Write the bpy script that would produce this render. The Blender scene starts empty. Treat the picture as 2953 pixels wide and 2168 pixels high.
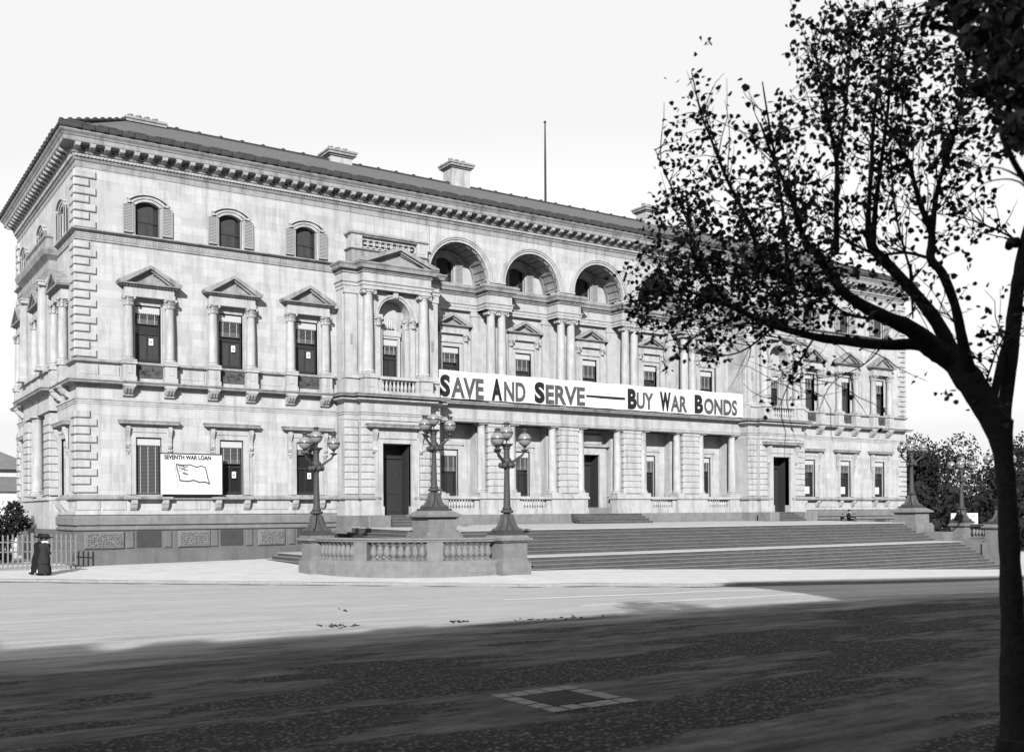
import bpy, bmesh, math, random
from mathutils import Vector, Matrix
random.seed(7)
S=bpy.context.scene
COL=S.collection
# ------------------------------------------------------------------ camera, light, exposure
CAM=Vector((-10.7187,-52.9857,0.0))
RR=Vector((0.83753612,-0.54634627,-0.00624514)); UU=Vector((0.00321967,-0.00649475,0.99997373)); FW=Vector((0.54637248,0.83753422,0.00368054))
FPX=2960.98; PU=1476.5-77.244; PV=1462.41
cd=bpy.data.cameras.new('camera'); cam=bpy.data.objects.new('camera',cd); COL.objects.link(cam); S.camera=cam
cam.matrix_world=Matrix(((RR.x,UU.x,-FW.x,CAM.x),(RR.y,UU.y,-FW.y,CAM.y),(RR.z,UU.z,-FW.z,CAM.z),(0,0,0,1)))
cd.sensor_width=36; cd.lens=FPX/2953*36; cd.shift_x=77.244/2953; cd.shift_y=(PV-1084)/2953
cd.clip_start=.1; cd.clip_end=6000
cd.dof.use_dof=True; cd.dof.focus_distance=62; cd.dof.aperture_fstop=2.5
def P(u,v,d):                       # a point d metres in front of the camera, u,v in a 2250 px wide frame
    u*=2953/2250; v*=2953/2250
    return CAM+(FW+RR*((u-PU)/FPX)-UU*((v-PV)/FPX))*d
EL=math.radians(24.5); SX,SY=.584,.812   # light travels toward +x,+y
W=bpy.data.worlds.new("World"); S.world=W; W.use_nodes=True
nt=W.node_tree; bg=nt.nodes['Background']
sk=nt.nodes.new('ShaderNodeTexSky'); sk.sky_type='NISHITA'; sk.sun_disc=False
sk.sun_elevation=EL; sk.sun_rotation=math.atan2(-SX,-SY); sk.dust_density=1.5; sk.air_density=1.2; sk.altitude=0
sp=nt.nodes.new('ShaderNodeSeparateColor'); nt.links.new(sk.outputs[0],sp.inputs[0]); mn=nt.nodes.new('ShaderNodeMath'); mn.operation='MINIMUM'; mn.inputs[1].default_value=5.5; mx=nt.nodes.new('ShaderNodeMath'); mx.operation='MAXIMUM'; mx.inputs[1].default_value=5.05; nt.links.new(sp.outputs[2],mx.inputs[0]); nt.links.new(mx.outputs[0],mn.inputs[0]); nt.links.new(mn.outputs[0],bg.inputs[0]); bg.inputs[1].default_value=.08
ld=bpy.data.lights.new('sun','SUN'); ld.energy=5; ld.angle=math.radians(.5); lo=bpy.data.objects.new('sun',ld); COL.objects.link(lo)
lo.rotation_euler=Vector((SX*math.cos(EL),SY*math.cos(EL),-math.sin(EL))).to_track_quat('-Z','Y').to_euler()
S.view_settings.view_transform='Standard'; S.view_settings.look='None'; S.view_settings.exposure=1.2; S.view_settings.gamma=1
# ------------------------------------------------------------------ materials
def mat(name,v,rough=.85,var=0,scale=1,bump=0,bscale=20,metal=0,brick=None,detail=6,streak=False,spec=None,stain=0):
    m=bpy.data.materials.new(name); m.use_nodes=True; t=m.node_tree; N=t.nodes; Lk=t.links
    b=N['Principled BSDF']; b.inputs['Roughness'].default_value=rough; b.inputs['Metallic'].default_value=metal
    if spec is not None: b.inputs['Specular IOR Level'].default_value=spec
    b.inputs['Base Color'].default_value=(v,v,v,1)
    geo=N.new('ShaderNodeNewGeometry'); pos=geo.outputs['Position']
    fac=None
    def math_(op,a,bb,c=None):
        n=N.new('ShaderNodeMath'); n.operation=op
        for i,x in enumerate((a,bb,c)):
            if x is None: continue
            if isinstance(x,(int,float)): n.inputs[i].default_value=x
            else: Lk.new(x,n.inputs[i])
        return n.outputs[0]
    def noise(sc,det=detail,vec=pos,rgh=.6):
        n=N.new('ShaderNodeTexNoise'); n.inputs['Scale'].default_value=sc; n.inputs['Detail'].default_value=det; n.inputs['Roughness'].default_value=rgh; Lk.new(vec,n.inputs['Vector']); return n.outputs['Fac']
    val=None
    if var:
        val=math_('MULTIPLY_ADD',noise(scale),2*var*v*1.6,v-var*v*1.6)
    if brick:
        sx=N.new('ShaderNodeSeparateXYZ'); Lk.new(pos,sx.inputs[0]); cb=N.new('ShaderNodeCombineXYZ')
        Lk.new(math_('ADD',sx.outputs[0],math_('MULTIPLY',sx.outputs[1],1.0)),cb.inputs[0]); Lk.new(math_('ADD',sx.outputs[2],2.57),cb.inputs[1])
        br=N.new('ShaderNodeTexBrick'); br.inputs['Scale'].default_value=1; br.inputs['Brick Width'].default_value=brick[0]; br.inputs['Row Height'].default_value=brick[1]
        br.inputs['Mortar Size'].default_value=.012; br.inputs['Mortar Smooth'].default_value=.4
        a,c,mo=brick[2]; br.inputs['Color1'].default_value=(a,a,a,1); br.inputs['Color2'].default_value=(c,c,c,1); br.inputs['Mortar'].default_value=(mo,mo,mo,1); br.inputs['Bias'].default_value=brick[3] if len(brick)>3 else 0
        Lk.new(cb.outputs[0],br.inputs['Vector'])
        val=math_('MULTIPLY',val if val is not None else v,br.outputs['Color'])
    if stain:   # weathering: vertical runs
        mp=N.new('ShaderNodeMapping'); mp.inputs['Scale'].default_value=(1.6,1.6,.16); Lk.new(pos,mp.inputs[0])
        q=noise(1.5,8,mp.outputs[0],.7); 
        mr=N.new('ShaderNodeMapRange'); mr.inputs[1].default_value=.36; mr.inputs[2].default_value=.52; mr.inputs[3].default_value=1-stain; mr.inputs[4].default_value=1.04; Lk.new(q,mr.inputs[0])
        val=math_('MULTIPLY',val if val is not None else v,mr.outputs[0])
    if val is not None:
        cc=N.new('ShaderNodeCombineColor'); 
        for i in range(3): Lk.new(val,cc.inputs[i])
        Lk.new(cc.outputs[0],b.inputs['Base Color'])
    if bump:
        bn=N.new('ShaderNodeBump'); bn.inputs['Strength'].default_value=bump; bn.inputs['Distance'].default_value=.03; Lk.new(noise(bscale,4),bn.inputs['Height']); Lk.new(bn.outputs[0],b.inputs['Normal'])
    return m
M_ash=mat('ashlar_sandstone',.245,var=.17,scale=.9,bump=.25,bscale=14,brick=(1.15,.415,(1.0,.74,.78),-.4),stain=.27)
M_stone=mat('dressed_sandstone',.222,var=.2,scale=2.2,bump=.25,bscale=22,stain=.28)
M_trim=mat('weathered_cornice_stone',.15,var=.3,scale=1.8,bump=.3,bscale=25,stain=.42)
M_plinth=mat('bluestone_plinth',.065,var=.2,scale=1.5,bump=.4,bscale=30,brick=(1.3,.62,(1,.82,.8)),stain=.2)
M_rock=mat('rockfaced_bluestone',.075,var=.3,scale=5,bump=1,bscale=9)
M_granite=mat('granite',.1,var=.26,scale=3,bump=.2,bscale=60,brick=(1.7,.6,(1,.88,.75)),stain=.16)
M_tread=mat('worn_granite_treads',.24,var=.18,scale=1.2,bump=.1,bscale=40)
M_step=mat('worn_step_treads',.13,var=.2,scale=1.5,bump=.1,bscale=40)
M_riser=mat('bluestone_risers',.05,spec=.1,var=.3,scale=2.5,bump=.3,bscale=30,brick=(1.1,.17,(1,.78,.9)))
M_slate=mat('slate_roof',.055,var=.25,scale=2,bump=.3,bscale=12,brick=(.5,.12,(1,.8,.7)))
M_gut=mat('dark_gutter_tiles',.03,spec=.1,var=.3,scale=3,bump=.3)
M_glass=mat('dark_window_glass',.012,rough=.12,spec=.5)
M_wood=mat('dark_painted_wood',.018,rough=.6,spec=.15,var=.3,scale=8,bump=.1)
M_lwood=mat('window_board',.03,rough=.7,spec=.1,var=.2,scale=3)
M_shut=mat('pale_louvre_paint',.17,rough=.6,var=.1,scale=4)
M_blind=mat('blind_slats',.05,rough=.6); M_tape=mat('blind_tape_and_headrail',.26,rough=.8)
M_paper=mat('white_paper',.4,rough=.9)
M_canvas=mat('white_banner_canvas',.36,rough=.95,var=.04,scale=1.5,bump=.15,bscale=3)
M_ink=mat('dark_banner_paint',.012,spec=.05,rough=.9,var=.4,scale=6); M_ink2=mat('grey_banner_paint',.05,spec=.05,rough=.9,var=.45,scale=5); M_line=mat('sign_outline_paint',.13,rough=.9,var=.4,scale=9)
M_iron=mat('painted_cast_iron',.03,rough=.6,spec=.2,var=.35,scale=9,bump=.2)
M_globe=mat('lamp_glass',.13,rough=.15,var=.12,scale=5,spec=.7)
M_shade=mat('deep_shade_dark',.02,spec=.05,rough=.9)  # near-black colour stands in for deep shade under the ceiling and in recesses
M_grille=mat('iron_grille',.035,rough=.7,var=.3,scale=20)
M_bark=mat('bark',.022,spec=.05,rough=.95,var=.4,scale=12,bump=.8,bscale=22)
M_leaf=mat('leaf',.025,rough=.7,spec=.12,var=.35,scale=14)
M_far=mat('far_foliage',.014,rough=.9,spec=.03,var=.5,scale=.6)
M_picket=mat('grey_picket_paint',.1,rough=.9,var=.25,scale=7)
M_coat=mat('dark_wool',.009,spec=.02,rough=.95,var=.3,scale=8); M_coat2=mat('charcoal_wool',.018,spec=.02,rough=.95,var=.3,scale=8)
M_skin=mat('skin',.3,rough=.7); M_scarf=mat('white_scarf',.42,rough=.9); M_hair=mat('dark_hair',.02,rough=.7)
M_white=mat('limewash',.3,var=.08,scale=.8,stain=.12); M_froof=mat('far_slate_roof',.08,var=.25,scale=1.5)
M_kerb=mat('kerb_stone',.14,var=.25,scale=4,bump=.3)
M_rail=mat('worn_steel_rail',.55,rough=.35,metal=.6,var=.1,scale=5)
M_blk=mat('shade_building_stone',.15,var=.15,scale=1.0,stain=.2)
# footpath and road
M_path=mat('pale_asphalt_footpath',.31,var=.17,scale=1.3,bump=.15,bscale=30,stain=0)
def road_mat():
    m=bpy.data.materials.new('macadam_road'); m.use_nodes=True; t=m.node_tree; N=t.nodes; Lk=t.links; b=N['Principled BSDF']; b.inputs['Roughness'].default_value=.95
    b.inputs['Specular IOR Level'].default_value=.12
    g=N.new('ShaderNodeNewGeometry'); pos=g.outputs['Position']
    def mapped(rot,sc):
        mp=N.new('ShaderNodeMapping'); mp.inputs['Rotation'].default_value=(0,0,math.radians(rot)); mp.inputs['Scale'].default_value=sc; Lk.new(pos,mp.inputs[0]); return mp.outputs[0]
    def noise(v,s,d=6,r=.62):
        n=N.new('ShaderNodeTexNoise'); n.inputs['Scale'].default_value=s; n.inputs['Detail'].default_value=d; n.inputs['Roughness'].default_value=r; Lk.new(v,n.inputs['Vector']); return n.outputs['Fac']
    def mr(x,a,b_,c,d):
        n=N.new('ShaderNodeMapRange'); n.inputs[1].default_value=a;n.inputs[2].default_value=b_;n.inputs[3].default_value=c;n.inputs[4].default_value=d; Lk.new(x,n.inputs[0]); return n.outputs[0]
    def mt(op,a,c):
        n=N.new('ShaderNodeMath'); n.operation=op
        for i,x in enumerate((a,c)):
            if isinstance(x,(int,float)): n.inputs[i].default_value=x
            else: Lk.new(x,n.inputs[i])
        return n.outputs[0]
    add=lambda a,c:mt('ADD',a,c); mul=lambda a,c:mt('MULTIPLY',a,c)
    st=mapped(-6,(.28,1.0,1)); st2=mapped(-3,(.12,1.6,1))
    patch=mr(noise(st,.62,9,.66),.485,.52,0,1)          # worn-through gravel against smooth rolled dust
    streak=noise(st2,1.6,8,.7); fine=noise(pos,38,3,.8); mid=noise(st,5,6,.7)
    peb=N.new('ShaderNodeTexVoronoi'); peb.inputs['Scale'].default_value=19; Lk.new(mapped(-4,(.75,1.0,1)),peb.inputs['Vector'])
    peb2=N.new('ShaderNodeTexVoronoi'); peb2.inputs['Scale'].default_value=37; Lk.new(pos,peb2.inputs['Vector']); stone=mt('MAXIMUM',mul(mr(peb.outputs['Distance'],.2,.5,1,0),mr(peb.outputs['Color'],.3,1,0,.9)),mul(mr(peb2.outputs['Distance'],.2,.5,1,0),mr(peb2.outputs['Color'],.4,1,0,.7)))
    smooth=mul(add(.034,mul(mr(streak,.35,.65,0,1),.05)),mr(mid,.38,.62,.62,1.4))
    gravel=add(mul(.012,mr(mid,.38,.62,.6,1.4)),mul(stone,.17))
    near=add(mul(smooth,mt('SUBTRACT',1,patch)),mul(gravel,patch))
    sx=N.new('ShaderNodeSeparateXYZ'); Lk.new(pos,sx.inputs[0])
    pale=mr(add(sx.outputs[1],mul(mt('SUBTRACT',noise(st,.8,6),.5),9)),-37.5,-34,0,1)  # shade put into the colour: road turns dark past the cast shadow's edge
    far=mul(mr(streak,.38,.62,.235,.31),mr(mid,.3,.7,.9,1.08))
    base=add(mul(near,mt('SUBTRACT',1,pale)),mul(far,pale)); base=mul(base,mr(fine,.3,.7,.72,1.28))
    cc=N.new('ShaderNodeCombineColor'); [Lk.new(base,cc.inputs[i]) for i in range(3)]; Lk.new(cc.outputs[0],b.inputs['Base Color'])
    bn=N.new('ShaderNodeBump'); bn.inputs['Strength'].default_value=.7; bn.inputs['Distance'].default_value=.04; Lk.new(add(add(fine,mul(stone,.8)),patch),bn.inputs['Height']); Lk.new(bn.outputs[0],b.inputs['Normal'])
    return m
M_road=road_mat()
# ------------------------------------------------------------------ mesh helpers
def FF(u,o,z): return (u,-o,z)            # front facade: u along x, o outward
def FR(u,o,z): return (66-u,-o,z)         # mirrored front (right half)
def FS(u,o,z): return (-o,u,z)            # left side facade
def ID(x,y,z): return (x,y,z)
class MB:
    def __init__(s,F=FF): s.v=[];s.f=[];s.F=F
    def add(s,vs,fs):
        n=len(s.v); s.v+= [s.F(*p) for p in vs]; s.f+=[tuple(i+n for i in f) for f in fs]; return s
    def box(s,x0,x1,y0,y1,z0,z1,b=0):
        if b: # chamfer the outward (y1) edges
            vs=[(x0,y0,z0),(x1,y0,z0),(x1,y0,z1),(x0,y0,z1),(x0,y1-b,z0),(x1,y1-b,z0),(x1,y1-b,z1),(x0,y1-b,z1),(x0+b,y1,z0+b),(x1-b,y1,z0+b),(x1-b,y1,z1-b),(x0+b,y1,z1-b)]
            fs=[(0,1,2,3),(0,1,5,4),(1,2,6,5),(2,3,7,6),(3,0,4,7),(4,5,9,8),(5,6,10,9),(6,7,11,10),(7,4,8,11),(8,9,10,11)]
            return s.add(vs,fs)
        vs=[(x,y,z) for z in(z0,z1) for y in(y0,y1) for x in(x0,x1)]
        return s.add(vs,[(0,1,3,2),(4,6,7,5),(0,4,5,1),(2,3,7,6),(0,2,6,4),(1,5,7,3)])
    def prism(s,poly,y0,y1):             # polygon in (x,z) extruded in y
        n=len(poly); vs=[(x,y0,z) for x,z in poly]+[(x,y1,z) for x,z in poly]
        return s.add(vs,[tuple(range(n)),tuple(range(2*n-1,n-1,-1))]+[(i,(i+1)%n,n+(i+1)%n,n+i) for i in range(n)])
    def prismx(s,poly,x0,x1):            # polygon in (y,z) extruded in x
        n=len(poly); vs=[(x0,y,z) for y,z in poly]+[(x1,y,z) for y,z in poly]
        return s.add(vs,[tuple(range(n)),tuple(range(2*n-1,n-1,-1))]+[(i,(i+1)%n,n+(i+1)%n,n+i) for i in range(n)])
    def lathe(s,cx,cy,prof,n=16,mod=None,a0=0):
        vs=[];fs=[]
        for k,(r,z) in enumerate(prof):
            for i in range(n):
                a=a0+2*math.pi*i/n; q=r*(1+(mod(k,a) if mod else 0)); vs.append((cx+q*math.cos(a),cy+q*math.sin(a),z))
        for k in range(len(prof)-1):
            for i in range(n): fs.append((k*n+i,k*n+(i+1)%n,(k+1)*n+(i+1)%n,(k+1)*n+i))
        fs.append(tuple(range(n))); fs.append(tuple(range((len(prof)-1)*n,len(prof)*n))); return s.add(vs,fs)
    def sweep(s,path,prof,closed=False): # path (u,o); profile (out,z) bottom to top; outward is left of travel
        n=len(path); nor=[]
        for i in range(n):
            def dr(a,b):
                d=Vector((b[0]-a[0],b[1]-a[1])); d.normalize(); return Vector((-d.y,d.x))
            if closed or 0<i<n-1:
                n1=dr(path[i-1],path[i]); n2=dr(path[i],path[(i+1)%n]); m=(n1+n2); m=m/ max(.3,(1+n1.dot(n2)))
            elif i==0: m=dr(path[0],path[1])
            else: m=dr(path[-2],path[-1])
            nor.append(m)
        k=len(prof); vs=[(path[i][0]+nor[i].x*o,path[i][1]+nor[i].y*o,z) for i in range(n) for o,z in prof]
        fs=[]
        for i in range(n if closed else n-1):
            j=(i+1)%n
            for q in range(k-1): fs.append((i*k+q,j*k+q,j*k+q+1,i*k+q+1))
        return s.add(vs,fs)
    def ring(s,cx,cz,r0,r1,a0,a1,y0,y1,n=24):   # arch ring in the (x,z) plane
        vs=[];fs=[]
        for i in range(n+1):
            a=a0+(a1-a0)*i/n; c,q=math.cos(a),math.sin(a)
            vs+=[(cx+r0*c,y0,cz+r0*q),(cx+r1*c,y0,cz+r1*q),(cx+r1*c,y1,cz+r1*q),(cx+r0*c,y1,cz+r0*q)]
        for i in range(n):
            for q in range(4): fs.append((4*i+q,4*i+(q+1)%4,4*i+4+(q+1)%4,4*i+4+q))
        fs+=[(0,1,2,3),(4*n,4*n+1,4*n+2,4*n+3)]; return s.add(vs,fs)
    def tube(s,pts,rad,n=8):
        vs=[];fs=[]; m=len(pts); pts=[Vector(p) for p in pts]
        if isinstance(rad,(int,float)): rad=[rad]*m
        up=Vector((.13,.21,1)).normalized(); x=None
        for i,p in enumerate(pts):
            d=(pts[min(i+1,m-1)]-pts[max(i-1,0)]).normalized()
            if x is None: x=d.cross(up); x=x.normalized() if x.length>.05 else Vector((1,0,0))
            else: x=(x-d*x.dot(d)).normalized()
            y=d.cross(x)
            for k in range(n):
                a=2*math.pi*k/n; vs.append(tuple(p+(x*math.cos(a)+y*math.sin(a))*rad[i]))
        for i in range(m-1):
            for k in range(n): fs.append((i*n+k,i*n+(k+1)%n,(i+1)*n+(k+1)%n,(i+1)*n+k))
        fs.append(tuple(range(n))); fs.append(tuple(range((m-1)*n,m*n))); return s.add(vs,fs)
    def sphere(s,c,r,sx=1,sy=1,sz=1,n=12,m=8):
        vs=[];fs=[]
        for j in range(m+1):
            t=math.pi*j/m
            for i in range(n):
                a=2*math.pi*i/n; vs.append((c[0]+r*sx*math.sin(t)*math.cos(a),c[1]+r*sy*math.sin(t)*math.sin(a),c[2]+r*sz*math.cos(t)))
        for j in range(m):
            for i in range(n): fs.append((j*n+i,j*n+(i+1)%n,(j+1)*n+(i+1)%n,(j+1)*n+i))
        return s.add(vs,fs)
    def build(s,name,m,parent=None,smooth=False,origin=None):
        me=bpy.data.meshes.new(name)
        vs=s.v
        if origin is not None: vs=[(a-origin[0],b-origin[1],c-origin[2]) for a,b,c in vs]
        me.from_pydata(vs,[],s.f)
        bm=bmesh.new(); bm.from_mesh(me); bmesh.ops.recalc_face_normals(bm,faces=bm.faces); bm.to_mesh(me); bm.free()
        me.materials.append(m)
        if smooth:
            me.polygons.foreach_set('use_smooth',[True]*len(me.polygons))
            try: me.set_sharp_from_angle(angle=math.radians(42))
            except Exception: pass
        o=bpy.data.objects.new(name,me); COL.objects.link(o)
        if parent: o.parent=parent
        if origin is not None: o.location=origin
        return o
def empty(name,loc=(0,0,0),label=None,cat=None,group=None,kind=None):
    o=bpy.data.objects.new(name,None); COL.objects.link(o); o.location=loc; o.empty_display_size=.3
    tag(o,label,cat,group,kind); return o
def tag(o,label=None,cat=None,group=None,kind=None):
    if label:o['label']=label
    if cat:o['category']=cat
    if group:o['group']=group
    if kind:o['kind']=kind
    return o
def link_copy(o,parent=None,loc=None):
    c=o.copy(); COL.objects.link(c); c.parent=parent
    if loc is not None: c.location=loc
    return c
def copy_tree(o,parent=None):
    c=link_copy(o,parent)
    for ch in [x for x in list(bpy.data.objects) if x.parent==o]: copy_tree(ch,c)
    return c
def text(s,x0,x1,z0,z1,y,m,name,parent,F=FF,bold=.02,slant=0):
    cu=bpy.data.curves.new('t','FONT'); cu.body=s; cu.offset=bold; cu.extrude=.01; cu.size=1; cu.resolution_u=4
    o=bpy.data.objects.new('t',cu); COL.objects.link(o)
    dg=bpy.context.evaluated_depsgraph_get(); me=bpy.data.meshes.new_from_object(o.evaluated_get(dg)); 
    vs=[v.co.copy() for v in me.vertices]; fs=[tuple(p.vertices) for p in me.polygons]
    bpy.data.objects.remove(o); bpy.data.meshes.remove(me)
    ax,bx=min(v.x for v in vs),max(v.x for v in vs); az,bz=min(v.y for v in vs),max(v.y for v in vs)
    out=[(x0+(v.x-ax)/(bx-ax)*(x1-x0), y+(.006 if v.z>0 else -.004), z0+(v.y-az)/(bz-az)*(z1-z0)) for v in vs]
    b=MB(F); b.add(out,fs); return b
# ------------------------------------------------------------------ ground heights
def lerp(t,tab):
    if t<=tab[0][0]: return tab[0][1]
    for (a,b),(c,d) in zip(tab,tab[1:]):
        if t<=c: return b+(d-b)*(t-a)/(c-a)
    return tab[-1][1]
AT=[(-80,-2.5),(-10,-2.6),(0,-2.57),(9,-2.5),(14,-2.36),(20,-2.46),(50,-3.42),(70,-4.0),(120,-5.0)]
KT=[(-300,-1),(-30,-1.8),(-12,-2.6),(-4.3,-6.0),(4.0,-12.9),(9.4,-17.4),(12.5,-21.2),(18.5,-24.0),(30,-24.0),(42,-23.3),(60,-22.6),(400,-15)]
def kerb(x): return lerp(x,KT)
def path_h(x,y): return lerp(x,AT)+.02*max(min(y,0),-26)
def road_h(x,y):
    k=kerb(x)
    e=path_h(x,k)-.13
    if y>=k: return path_h(x,y)-.13
    t=min(1,(k-y)/(k+46)) if k>-46 else 1
    return e+(-2.1-e)*t
def grid(xs,ys,h,name,m,keep=None,kind='structure'):
    vs=[(x,y,h(x,y)) for y in ys for x in xs]; n=len(xs); fs=[]
    for j in range(len(ys)-1):
        for i in range(n-1):
            fs.append((j*n+i,j*n+i+1,(j+1)*n+i+1,(j+1)*n+i))
    b=MB(ID); b.add(vs,fs); o=b.build(name,m); o['kind']=kind
    o.data.polygons.foreach_set('use_smooth',[True]*len(o.data.polygons)); return o
xs=[-3000,-1200,-500,-200,-100]+[-60+2*i for i in range(0,81)]+[110,130,200,400,1000,3000]
ys=[-3000,-1000,-400,-200,-120,-90]+[-75+1*i for i in range(0,90)]+[18,25,40,80,200,600,1500,3000]
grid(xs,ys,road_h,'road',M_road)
# footpath sheet with kerb stones along its edge
def seg_pts():
    xs=[-300,-60,-30,-20,-12,-8,-4.3]+[-3+i*1.0 for i in range(0,74)]+[80,120,400]
    return xs
b=MB(ID); X=seg_pts(); rows=[]
for x in X:
    k=kerb(x); ys_=[k+.3+(2-k-.3)*t/8 for t in range(9)]+[30,900]
    rows.append([(x,y,path_h(x,y)) for y in ys_])
vs=[p for r in rows for p in r]; n=len(rows[0])
b.add(vs,[(i*n+j,(i+1)*n+j,(i+1)*n+j+1,i*n+j+1) for i in range(len(rows)-1) for j in range(n-1)])
tag(b.build('footpath',M_path),kind='structure')
b=MB(ID)
for xa,xb in zip(X,X[1:]):
    nn=max(1,round((xb-xa)/1.2)) if xb-xa<20 else 1
    for q in range(nn):
        a=xa+(xb-xa)*q/nn; c=xa+(xb-xa)*(q+1)/nn-.012; ja=random.uniform(-.012,.012)
        vs=[]
        for x in (a,c):
            k=kerb(x); z=path_h(x,k)+.004+ja
            vs+=[(x,k,z-.3),(x,k,z-.03),(x,k+.03,z),(x,k+.31,z),(x,k+.31,z-.3)]
        b.add(vs,[(0,1,6,5),(1,2,7,6),(2,3,8,7),(3,4,9,8),(0,1,2,3,4),(5,6,7,8,9)])
tag(b.build('kerb',M_kerb),kind='structure')
b=MB(ID)
for xa,xb in zip(X,X[1:]):
    vs=[]
    for x in (xa,xb):
        k=kerb(x)
        for dy,dz in ((-.34,.006),(-.12,.002),(.02,.012)): vs.append((x,k+dy,path_h(x,k)-.13+dz+.022))
    b.add(vs,[(0,3,4,1),(1,4,5,2)])
tag(b.build('gutter',mat('bluestone_gutter',.06,var=.4,scale=3,bump=.4)),kind='structure')
# ------------------------------------------------------------------ the treasury building
B=empty('government_building',(0,0,0),'long pale sandstone government building with arched loggia and bracketed cornice','building')
D=17.2; BAYS=[33+k*5.46 for k in (-2,-1,0,1,2)]; PIERS=[33+k*5.46 for k in (-1.5,-.5,.5,1.5)]
WIN=[3.46,7.78,12.09]; PC=16.95
def wall(F,u0,u1,z0,z1,holes,o1=0,th=.55,m=M_ash,name='wall'):
    b=MB(F); o0=o1-th; hs=sorted(holes,key=lambda h:h[0]); u=u0
    for h in hs:
        ua,ub,za,zb=h[:4]
        if ua>u+1e-4: b.box(u,ua,o0,o1,z0,z1)
        if za>z0+1e-4: b.box(ua,ub,o0,o1,z0,za)
        if len(h)>4:      # arched head: h[4]=rise
            w=(ub-ua)/2; r=h[4]; R=(w*w+r*r)/(2*r); cu=(ua+ub)/2; zc=zb+r-R; A=math.asin(min(1,w/R)); n=20
            pts=[(cu+R*math.sin(-A+2*A*i/n),zc+R*math.cos(-A+2*A*i/n)) for i in range(n+1)]
            for (p,q),(s_,t) in zip(pts,pts[1:]):
                b.add([(p,o1,q),(s_,o1,t),(s_,o1,z1),(p,o1,z1),(p,o0,q),(s_,o0,t),(s_,o0,z1),(p,o0,z1)],[(0,1,2,3),(4,7,6,5),(0,4,5,1)])
            if zb>za: b.add([(ua,o0,zb),(ua,o1,zb),(ub,o0,zb),(ub,o1,zb)],[])
        elif zb<z1-1e-4: b.box(ua,ub,o0,o1,zb,z1)
        u=ub
    if u<u1-1e-4: b.box(u,u1,o0,o1,z0,z1)
    return b.build(name,m,B)
# window kinds -------------------------------------------------
def sash_window(F,c,z0,z1,hw,o,blind,notice=False,kind=0,rise=0,par=None,scrn=False):
    w=empty('window',(0,0,0)); w.parent=par or B
    b=MB(F); b.box(c-hw,c+hw,o-.06,o,z0,z1+rise); b.build('glass',M_glass,w)
    b=MB(F); t=.07
    b.box(c-hw,c-hw+t,o+.002,o+.09,z0,z1+rise*.55); b.box(c+hw-t,c+hw,o+.002,o+.09,z0,z1+rise*.55); b.box(c-hw+t,c+hw-t,o+.002,o+.085,z0,z0+.13)
    zm=z0+(z1-z0)*.5; b.box(c-hw+t,c+hw-t,o+.002,o+.085,zm-.04,zm+.04); b.box(c-.025,c+.025,o+.003,o+.07,z0+.13,zm-.04)
    b.build('sash_frame',M_wood,w)
    if kind==1:  # boarded lower sash
        b=MB(F); n=4
        for i in range(n): b.box(c-hw+t+(2*hw-2*t)*i/n+.004,c-hw+t+(2*hw-2*t)*(i+1)/n-.004,o+.01,o+.03,z0+.13,zm-.04)
        b.build('board',M_lwood,w)
    if blind:
        zb=z1-.02-blind*(z1-z0); b=MB(F); z=z1-.42
        while z>zb+.03: b.add([(c-hw+.1,o+.12,z),(c+hw-.1,o+.12,z),(c+hw-.1,o+.165,z-.052),(c-hw+.1,o+.165,z-.052)],[(0,1,2,3)]); z-=.07
        b.box(c-hw+.1,c+hw-.1,o+.11,o+.16,zb-.03,zb+(.22 if blind<.6 else .03)); bl=b.build('blind',M_blind,w)
        b=MB(F); b.box(c-hw+.03,c+hw-.03,o+.1,o+.22,z1-.38,z1-.06)
        for i in range(12): 
            x=c-hw+.06+(2*hw-.16)*i/11; b.prism([(x,z1-.38),(x+.05,z1-.38),(x+.025,z1-.44)],o+.17,o+.2)
        b.build('headrail',M_tape,w)
        b=MB(F)
        for k in (-.72,0,.72): b.box(c+k*(hw-.12)-.012,c+k*(hw-.12)+.012,o+.17,o+.18,zb,z1-.44)
        b.build('blind_tape',M_tape,w)
    if notice:
        b=MB(F); x=c+hw*.32; z=z0+(z1-z0)*.3; b.box(x-.11,x+.11,o+.1,o+.11,z,z+.34); n_=b.build('notice',M_paper,w)
        b=MB(F); b.box(x-.035,x+.035,o+.111,o+.116,z+.12,z+.2); b.build('notice_print',M_ink,n_)
    return w
def shutter(F,x0,x1,z0,z1,o,par,curve=0):
    b=MB(F); t=.05; n=8
    top=lambda x:z1-(curve*abs((x-(x1 if curve>0 else x0))/(x1-x0))**2 if curve else 0)
    b.box(x0,x0+t,o,o+.05,z0,z1-(abs(curve) if curve>0 else 0)); b.box(x1-t,x1,o,o+.05,z0,z1-(abs(curve) if curve<0 else 0)); b.box(x0+t,x1-t,o,o+.045,z0,z0+.09)
    b.box(x0+t,x1-t,o+.001,o+.012,z0+.09,z1-.16)
    b.prism([(x0,z1-(abs(curve) if curve>0 else 0)),(x1,z1-(abs(curve) if curve<0 else 0)),(x1,z1-(abs(curve) if curve<0 else 0)+.04),(x0,z1-(abs(curve) if curve>0 else 0)+.04)],o,o+.048)
    z=z0+.12; zt=z1-abs(curve)*.6-.02
    while z<zt: b.add([(x0+t,o+.045,z),(x1-t,o+.045,z),(x1-t,o+.014,z+.055),(x0+t,o+.014,z+.055)],[(0,1,2,3)]); z+=.078
    return b.build('shutter',M_shut,par)
COR=[(0,0),(.04,0),(.06,.05),(.16,.07),(.18,.1),(.32,.11),(.34,.21),(.38,.27),(.38,.3),(0,.32)]   # small cornice profile (relative z)
def prof(p,z,k=1,h=1): return [(a*k,z+c*h) for a,c in p]
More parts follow.
